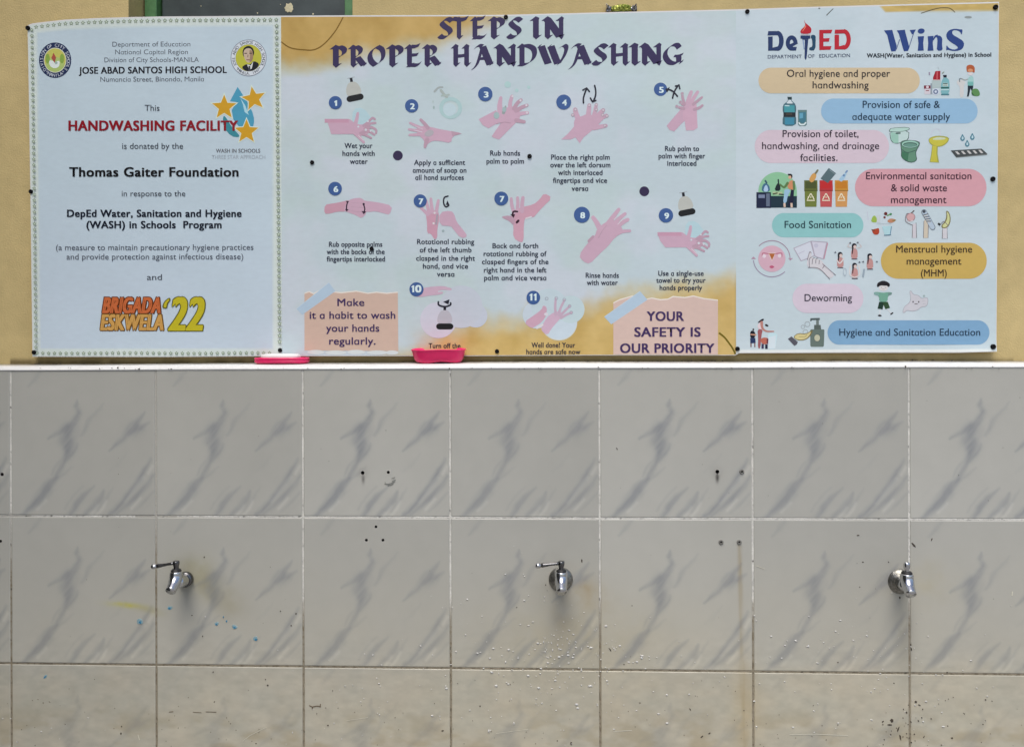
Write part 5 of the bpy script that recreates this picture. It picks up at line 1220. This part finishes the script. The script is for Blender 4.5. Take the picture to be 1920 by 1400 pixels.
pink.node_tree.nodes['Principled BSDF'].inputs['Subsurface Radius'].default_value = (.01, .003, .004)
def on_ledge(px, y):
    p = PX(px, 684, y); return Vector((p.x, y, LZ + .0018 + (y - .03) / (YW + .004 - .03) * .0030 + ledge_dz(p.x)))
TILT = Matrix.Rotation(rad(2.6), 4, 'X')
d1 = on_ledge(529, .036)
e1 = empty('soap_dish', d1, 'shallow bright pink soap dish holding a white soap bar on the white ledge', 'soap dish', 'pink soap dishes on the ledge')
bm = bmesh.new()
loft(bm, [(.049, .026, .0006), (.0535, .0295, .0018), (.0556, .031, .0045), (.0552, .0308, .0062), (.0536, .0295, .0072), (.0552, .0308, .0084), (.0556, .031, .0104), (.0548, .0304, .0122), (.0530, .029, .0124), (.0512, .0275, .0100), (.046, .024, .0072)], Matrix.Translation(d1) @ TILT, e=2.7)
obj('dish_body', bm, pink, e1)
sb = d1 + TILT @ Vector((-.002, -.001, .0082))
bm = bmesh.new()
loft(bm, [(.033, .018, 0), (.0385, .0215, .002), (.0400, .0225, .0058), (.0385, .0215, .0096), (.034, .019, .0116), (.02, .010, .0122)], Matrix.Translation(sb) @ TILT, e=3.0)
so_ = obj('soap_bar', bm, mat('white_soap', (.84, .84, .82), .45, noise=.03, nscale=90))
so_.data.transform(Matrix.Translation(-sb)); so_.location = sb
so_['label'] = 'white bar of soap lying on the shallow pink dish'; so_['category'] = 'soap'
d2 = on_ledge(823, .036)
e2 = empty('soap_dish', d2, 'deep bright pink soap tray with sloping sides in front of the Turn off caption', 'soap dish', 'pink soap dishes on the ledge')
bm = bmesh.new()
wob = lambda x, y, z: (.0022 * math.exp(-((x - .004) / .018) ** 2) + .0008 * math.sin(x * 90)) * (1 if z < .004 else .25) + (.0003 * math.sin(x * 46 + .8) if z > .02 else 0)
TILT2 = Matrix.Rotation(rad(5.5), 4, 'X')
loft(bm, [(.040, .024, .0008), (.0455, .0275, .002), (.0488, .0295, .006), (.0520, .0315, .0155), (.0540, .0328, .0240), (.0548, .0333, .0254), (.0556, .0338, .0258), (.0558, .0339, .0274), (.0548, .0332, .0282), (.0532, .0320, .0274), (.0515, .0305, .0225), (.047, .027, .0062), (.03, .015, .0045)], Matrix.Translation(d2 + Vector((0, 0, .0006))) @ TILT2, e=3.0, wob=wob)
obj('dish_body', bm, pink, e2)

# ------------------------------------------------------------------ taps
chrome = mat('chrome', (.60, .61, .63), .07, 1.0)
_nt = chrome.node_tree; _b = _nt.nodes['Principled BSDF']
_tc = [n for n in _nt.nodes if n.type == 'TEX_COORD'][0]
_n = node(_nt, 'ShaderNodeTexNoise', Scale=120., Detail=6.0); _nt.links.new(_tc.outputs['Object'], _n.inputs['Vector'])
_m = node(_nt, 'ShaderNodeMapRange'); _m.inputs[1].default_value = .4; _m.inputs[2].default_value = .7; _m.inputs[3].default_value = .05; _m.inputs[4].default_value = .18
_nt.links.new(_n.outputs[0], _m.inputs[0]); _nt.links.new(_m.outputs[0], _b.inputs['Roughness'])
stained = mat('limescaled_chrome', (.26, .255, .23), .30, .85, noise=.45, nscale=220, bump=.25, bscale=400)
darkm = mat('dark_gasket', (.015, .015, .016), .5)
dchrome = mat('dark_worn_chrome', (.16, .16, .165), .25, 1.0, noise=.3, nscale=150)
def tube(bm, pts, rad_, M, n=28, caps=(True, True)):
    P = [Vector(p) for p in pts]; rings = []
    for i, p in enumerate(P):
        d = (P[min(i + 1, len(P) - 1)] - P[max(i - 1, 0)]).normalized()
        u = Vector((1, 0, 0)); u = (u - d * u.dot(d))
        if u.length < .3: u = Vector((0, 0, 1)) - d * d.z
        u.normalize(); v = d.cross(u)
        rings.append([bm.verts.new(M @ (p + (u * math.cos(2 * math.pi * k / n) + v * math.sin(2 * math.pi * k / n)) * rad_[i])) for k in range(n)])
    for a, b in zip(rings[:-1], rings[1:]):
        for k in range(n): bm.faces.new((a[k], a[(k + 1) % n], b[(k + 1) % n], b[k]))
    if caps[0]: bm.faces.new(rings[0])
    if caps[1]: bm.faces.new(rings[-1])
def spline(pts, n=8):
    q = [pts[0]] + list(pts) + [pts[-1]]; out = []
    for i in range(1, len(q) - 2):
        p0, p1, p2, p3 = (np.array(q[k], float) for k in (i - 1, i, i + 1, i + 2))
        for k in range(n):
            t = k / n
            out.append(.5 * (2 * p1 + (p2 - p0) * t + (2 * p0 - 5 * p1 + 4 * p2 - p3) * t * t + (3 * p1 - p0 - 3 * p2 + p3) * t ** 3))
    out.append(np.array(pts[-1], float)); return out
def tap(px, py, label, flange, lever, yaw=0.0):
    p = PX(px, py, 0.0); p.y = -.0004
    e = empty('water_tap', p, label, 'tap', 'chrome taps on the tile wall')
    M = Matrix.Translation(p) @ Matrix.Rotation(yaw, 4, 'Z')
    def part(name, bm, m, par=e):
        bmesh.ops.recalc_face_normals(bm, faces=bm.faces[:])
        o = obj(name, bm, m, par); 
        return o
    bm = bmesh.new(); Mo = M @ OUT
    if flange: lathe(bm, [(.0240, 0), (.0240, .0012), (.0228, .0030), (.0190, .0058), (.0150, .0078), (.0128, .0092), (.0124, .0120), (0, .0120)], 48, Mo)
    else: lathe(bm, [(.0150, 0), (.0154, .0010), (.0154, .0080), (.0142, .0100), (.0122, .0112), (0, .0112)], 40, Mo)
    part('wall_flange', bm, stained if flange else dchrome)
    bm = bmesh.new()
    tube(bm, [(0, -.0085, 0), (0, -.016, .0002), (0, -.026, .001), (0, -.036, .003), (0, -.043, .006)], [.0128, .0120, .0120, .0124, .0118], M)
    part('body', bm, chrome)
    # barrel flowing into the spout, hollow at the mouth
    sp = spline([(0, -.0440, .0258), (0, -.0443, .0225), (0, -.0452, .0160), (0, -.0488, .0090), (0, -.0552, .0026), (0, -.0615, -.0018), (0, -.0675, -.0060)], 6)
    rr_ = np.interp(np.linspace(0, 1, len(sp)), [0, .10, .22, .5, .8, 1], [.0098, .0118, .0122, .0120, .0106, .0098])
    bm = bmesh.new()
    end = Vector(sp[-1]); dr = (Vector(sp[-1]) - Vector(sp[-2])).normalized()
    tube(bm, [tuple(q) for q in sp] + [tuple(end + dr * .0012), tuple(end + dr * .0013), tuple(end - dr * .012)], list(rr_) + [.0099, .0080, .0076], M, 32)
    spo = part('spout', bm, chrome)
    bm = bmesh.new()
    lathe(bm, [(.0096, .0258), (.0100, .0275), (.0090, .0295), (.0066, .0312), (0, .0312)], 32, M @ Matrix.Translation((0, -.0445, 0)))
    part('bonnet', bm, darkm)
    bm = bmesh.new()
    top = .0510 if lever else .0480
    if lever:
        lathe(bm, [(.0054, .0300), (.0050, .0345), (.0056, .0380), (.0062, .0396), (.0064, .0448), (.0056, .0464), (0, .0468)], 28, M @ Matrix.Translation((0, -.0445, 0)))
        st = part('handle', bm, dchrome)
        bm = bmesh.new()
        ang = lever
        L = [(-.004, .0422), (-.010, .0419), (-.018, .0413), (-.027, .0406), (-.034, .0400), (-.0385, .0397)]
        R_ = [.0034, .0028, .0026, .0033, .0040, .0042]
        pts = [(x * math.cos(ang), -.0445 + x * math.sin(ang), z + ang * 0 + x * lever_drop) for x, z in L]
        tube(bm, pts, R_, M, 20); part('lever', bm, dchrome, st)
        bm = bmesh.new()
        c = Vector((-.0445 * math.cos(ang), -.0445 - .0445 * math.sin(ang), .0393 - .0445 * lever_drop))
        lathe(bm, [(0, -.0058), (.0030, -.0053), (.0048, -.0034), (.0054, 0), (.0046, .0030), (.0034, .0048), (.0026, .0060)], 24, M @ Matrix.Translation(c) @ Matrix.Rotation(rad(90), 4, 'Y'))
        part('lever_tip', bm, chrome, st)
    else:
        lathe(bm, [(.0050, .0305), (.0046, .0345), (.0058, .0370), (.0060, .0440), (.0054, .0466), (.0036, .0484), (0, .0490)], 28, M @ Matrix.Translation((0, -.0445, 0)))
        part('handle', bm, chrome)
    return e
lever_drop = .09
tap(349.5, 1084.5, 'chrome tap with small dark wall ring and left lever above the blue paint spots', False, .001)
lever_drop = .04
tap(1051.5, 1085.5, 'chrome tap with round stained wall flange and lever pointing left', True, .001)
tap(1687, 1089.5, 'chrome tap without a lever, only a short round knob on top', True, 0, -rad(8))

# plugs left in the drill holes
nyl = mat('grey_nylon_plug', (.20, .195, .175), .6, noise=.25, nscale=300)
for x, y, lab in ((1391, 884, 'grey plastic wall plug beside the dark dripping drill hole'), (1352, 1016, 'grey plastic wall plug left of the one with the rusty streak'), (1386, 1016, 'grey plastic wall plug with a brown rust streak running down below it')):
    p = PX(x, y, 0); p.y = -.0002
    bm = bmesh.new()
    lathe(bm, [(.0019, -.004), (.0019, .0012), (.0023, .0018), (.0038, .0017), (.0047, .0010), (.0050, -.0006)], 20, OUT)
    o = obj('wall_plug', bm, nyl); o.location = p
    o['label'] = lab; o['category'] = 'wall plug'; o['group'] = 'plastic wall plugs left in the tiles'

# ------------------------------------------------------------------ marks on the tiles
def specks(name, items, m, parent, seed, thick=.0003, dome=False, y=-.0007, n=9, **k):
    """many tiny irregular flakes or drops in one mesh; items: (px, py, rx, ry, angle)"""
    rr = random.Random(seed); bm = bmesh.new()
    for (px, py, rx, ry, an) in items:
        c = PX(px, py, 0); a0 = rad(an); ring = []
        for i in range(n):
            t = 2 * math.pi * i / n; q = 1 if dome else .7 + .5 * rr.random()
            u, v = rx / 941 * q * math.cos(t), ry / 941 * q * math.sin(t)
            ring.append((u * math.cos(a0) - v * math.sin(a0), u * math.sin(a0) + v * math.cos(a0)))
        base = [bm.verts.new((c.x + u, y + .0011, c.z + v)) for u, v in ring]
        mid = [bm.verts.new((c.x + u * .8, y - thick * .6, c.z + v * .8)) for u, v in ring]
        top = bm.verts.new((c.x, y - thick, c.z))
        for i in range(n):
            j = (i + 1) % n
            bm.faces.new((base[i], base[j], mid[j], mid[i])); bm.faces.new((mid[i], mid[j], top))
    return obj(name, bm, m, parent, smooth=dome, **k)
R0 = random.Random(21)
blue = mat('blue_paint', alb((60, 118, 150)), .6, noise=.3, nscale=400)
bluep = mat('thin_blue_paint', alb((128, 152, 160)), .6, noise=.2, nscale=400)
BS = [(263, 1166, 3.2, 3.6, 20), (318, 1140, 3.2, 2.6, 0), (406, 1170, 2.6, 2.4, 0), (425, 1164, 1.6, 2.2, 0), (440, 1175.5, 3.0, 2.6, 0), (480, 1198, 2.8, 2.6, 30), (84.5, 1268.5, 3.4, 1.7, 50), (419, 1156, 1.2, 2.2, 0)]
specks('thin_paint_haze', [(x + R0.uniform(-1, 1), y - 1, a * 1.9, b * 1.8, an) for x, y, a, b, an in BS if a > 2], bluep, tw, 5, .0001, y=-.0006)['kind'] = 'stuff'
specks('blue_paint_spatter', BS, blue, tw, 3, .0003)['kind'] = 'stuff'
dk = mat('dark_grime_fleck', alb((70, 62, 54)), .8, noise=.3, nscale=500)
DS = [(383, 1044, 1.3, 2, -30), (360, 1153, 1.6, 1, 0), (380, 1192, 1, 2, 10), (526, 1145, 1.2, 1, 0), (555, 1150, 1.4, 1.4, 0), (546, 1172, 1.4, 1.4, 0), (400, 1259, 1.6, 1.2, 0), (498, 1273, 1.2, 1.4, 0), (502, 1284, 2, 1.6, 0), (402, 1315, 1.8, 1, 40), (228, 1361, 1.4, 1.6, 0), (227, 1374, 1.6, 2.6, 0), (615, 1359, 1.6, 1.2, 0), (480, 1393, 1.4, 1.2, 0),
      (1157, 841, .9, 3.2, 25), (1091, 1051, 1.6, 4.6, 0), (1185, 1135, 1, 1, 0), (1144, 1217, 1.1, 4.6, -55 + 90), (1170, 1245, 1.4, 1, 0), (969, 1138, 1, 1, 0), (1023, 1096, 1, 1.4, 0), (900, 1323, 1.4, 1.3, 0), (1045, 1388, 1.2, 1, 0), (1071, 1393, 1.8, 3.6, 0), (1200, 1317, 1.4, 1, 0), (830, 1369, 3, 1.2, 20),
      (1609, 1003, 3.2, .9, 5), (1713, 1021, 6.5, 2, -48), (1747, 1011, 1, 3.6, -25), (1618, 1053, 1.8, 1, 0), (1666, 1053, 1, 1.2, 0), (1612, 1100, 1, 1, 0), (1687, 1120, 1.4, 2.4, 0), (1708, 1208, 1, 2, 0), (1709, 1217, 1.2, 3, 0), (1571, 1241, 1.4, 1.2, 0), (1776, 1260, 1.2, 1.6, 0), (1676, 1280, 1.4, 1.2, 0), (1717, 1315, 2.6, 2, 30), (1724, 1321, 3, 1, -20), (1672, 1350, 3.2, 4.2, 20), (1668, 1358, 5, 1.6, 0), (1684, 1366, 1.4, 6, -20), (1688, 1382, 2, 6.4, 10), (1694, 1329, 1, 1.6, 0), (1693, 1345, 1, 1.4, 0), (1655, 1352, 3, 1, 35), (1785, 1383, 2.4, 1.8, 0), (1777, 1360, 1.2, 1, 0), (1848, 1311, 1.4, 1.2, 0), (1316, 1380, 3.4, 1.2, 40), (1330, 1374, 2.4, 1.4, 30), (1294, 1329, 1, 3, 30), (1395, 1331, 1.2, 1.2, 0), (1843, 1357, 1, 1, 0), (1765, 1396, 1.4, 1, 0)]
for _ in range(130):
    y = 1270 + 130 * R0.random() ** .7; x = R0.uniform(0, 1920)
    DS.append((x, y, R0.uniform(.4, 1.1), R0.uniform(.4, .9), R0.uniform(0, 180)))
for _ in range(40): DS.append((R0.uniform(0, 1920), R0.uniform(700, 1240), R0.uniform(.3, .7), R0.uniform(.3, .7), 0))
for _ in range(26): DS.append((R0.gauss(1690, 30), R0.gauss(1360, 26), R0.uniform(.5, 1.6), R0.uniform(.5, 1.6), R0.uniform(0, 180)))
specks('grime_flecks', DS, dk, tw, 8, .0002)['kind'] = 'stuff'
# scuffs and pencil-like scratches
def scuff(name, strokes, m, par=tw):
    bm = bmesh.new()
    for pts, wd in strokes:
        q = [PX(x, y, 0) for x, y in pts]
        for i in range(len(q) - 1):
            d = (q[i + 1] - q[i]); d.normalize(); nn = Vector((-d.z, 0, d.x)) * (wd / 941 / 2)
            y = -.00075 - .00002 * i
            bm.faces.new([bm.verts.new((a.x, y, a.z)) for a in (q[i] - nn, q[i] + nn, q[i + 1] + nn, q[i + 1] - nn)])
    o = obj(name, bm, m, par, smooth=False); o['kind'] = 'stuff'; return o
pencil = mat('grey_scuff', alb((112, 112, 108)), .7, noise=.2, nscale=300)
scuff('scratch_marks', [([(721, 907), (728, 907.5), (734, 905.5), (741, 902)], 1.6), ([(727, 910), (733, 909), (738, 906)], 1.3), ([(734, 897), (741, 894.5)], 1.2), ([(735, 902), (742, 899)], 1.1), ([(722, 903), (723, 906)], .9)], pencil)
scuff('scuff_marks', [([(580, 1321.5), (586, 1324.5), (593, 1322.5), (601, 1323)], 1.6), ([(601, 1318.5), (600.5, 1325)], 1.5), ([(585, 1328), (588, 1323)], 1.4), ([(362, 1334), (378, 1335)], .9), ([(386, 1333.4), (406, 1334)], 1.1), ([(317, 1334), (325, 1333)], 1.2)], mat('brown_scuff', alb((98, 82, 64)), .7, noise=.3, nscale=500))
scuff('pale_scratches', [([(455, 1388), (470, 1377), (500, 1362)], .8), ([(259, 1376), (262, 1386)], 1.6), ([(1150, 1370), (1185, 1368)], 1.2), ([(1480, 1376), (1530, 1375), (1590, 1378)], 1.3), ([(1898, 1108), (1897, 1116)], 2), ([(1418, 1060), (1434, 1066)], 1), ([(930, 1374), (990, 1366)], .8), ([(650, 1350), (690, 1344)], .8)], mat('pale_scratch', alb((196, 190, 176)), .6))
# splashes: pale opaque drops
WD = []
def scat(n, cx, cy, sx, sy, r0=.5, r1=1.7):
    for _ in range(n):
        x, y = R0.gauss(cx, sx), R0.gauss(cy, sy)
        if not (0 < x < 1920 and 1010 < y < 1399): continue
        r = R0.uniform(r0, r1) * (1.5 if R0.random() < .1 else 1)
        an = R0.choice([0, 0, 10, -15, 90]); WD.append((x, y, r * R0.uniform(1, 2.0), r * .8, an))
scat(46, 1050, 1225, 55, 30); scat(34, 1000, 1265, 110, 45); scat(26, 1150, 1235, 60, 30); scat(22, 870, 1230, 90, 60, .4, 1.2); scat(16, 720, 1310, 60, 50)
scat(26, 1560, 1205, 90, 25); scat(30, 1620, 1330, 110, 45); scat(20, 1250, 1330, 90, 45, .4, 1.3); scat(12, 990, 1090, 30, 60, .5, 1.2); scat(16, 1800, 1300, 80, 60, .4, 1.3); scat(10, 620, 1330, 60, 40, .5, 1.2); scat(10, 400, 1240, 200, 90, .4, .8); scat(9, 60, 1370, 60, 20, .6, 1.4)
scat(60, 1060, 1215, 75, 40, .4, 1.1); scat(40, 1000, 1300, 160, 60, .4, 1.1); scat(40, 1640, 1250, 90, 70, .4, 1.1)
for x, y, r in ((1136, 1173, 2.6), (1048, 1231, 2.6), (1065, 1228, 2.4), (1074, 1232, 2.2), (1081, 1320, 3), (1083, 1327, 2.6), (990, 1266, 2.4), (1010, 1289, 2.6), (1041, 1275, 2.2), (837, 1290, 2.6), (930, 1285, 2.6), (1162, 1210, 2.2), (1194, 1240, 2.4), (1204, 1229, 2.4), (1005, 1061, 1.8), (810, 1341, 2.2), (1250, 1302, 2), (895, 1224, 2), (925, 1215, 2), (983, 1125, 2), (876, 1123, 1.8)):
    WD.append((x, y, r * 1.2, r * .8, 0))
drop = mat('pale_splash', (.62, .61, .57), .12, spec=.7)
do = specks('water_droplets', WD, drop, None, 17, .0007, True, y=-.0006, n=10)
do['kind'] = 'stuff'
TC = [(188, 691, 1.6, .9, 0), (211, 690, 1.2, .8, 0), (222, 689, 1.2, 2.4, -20), (262, 691.5, 1.6, 1.4, 20), (322, 691.5, 1.8, .9, 0), (843, 690.5, 1.4, 1.2, 0), (1697, 687, 1.6, 1.8, 0), (1122, 688, 1.4, .8, 0), (1484, 688.5, 1.6, .7, 0), (640, 691.5, 1.2, .7, 0), (1010, 690, 1, .7, 0), (1860, 687, 1.3, .7, 0)]
for _ in range(40): TC.append((R0.uniform(5, 1915), R0.uniform(689, 692), R0.uniform(.5, 1.3), R0.uniform(.3, .7), 0))
specks('ledge_chips', TC, dk, tw, 31, .0003, y=-.0030)['kind'] = 'stuff'
# crumbs of mortar and dirt along the back of the ledge
dv = []
bm = bmesh.new()
for _ in range(150):
    x = R0.uniform(-.9, 1.0) if R0.random() < .6 else R0.choice([.48, .5, .3, .22, .95, -.74, .42]) + R0.gauss(0, .03)
    r = R0.uniform(.0004, .0017) * (1.5 if R0.random() < .08 else 1); yb = YW - R0.uniform(.001, .01)
    z = LZ + .0044 + ledge_dz(x)
    bmesh.ops.create_icosphere(bm, subdivisions=1, radius=r, matrix=Matrix.Translation((x, yb, z + r * .3)) @ Matrix.Diagonal((R0.uniform(.8, 2.2), 1, R0.uniform(.5, 1), 1)))
for v in bm.verts: v.co += Vector((R0.uniform(-1, 1), 0, R0.uniform(-1, 1))) * .0002
obj('ledge_dirt_crumbs', bm, dk, tw, smooth=False, kind='stuff')
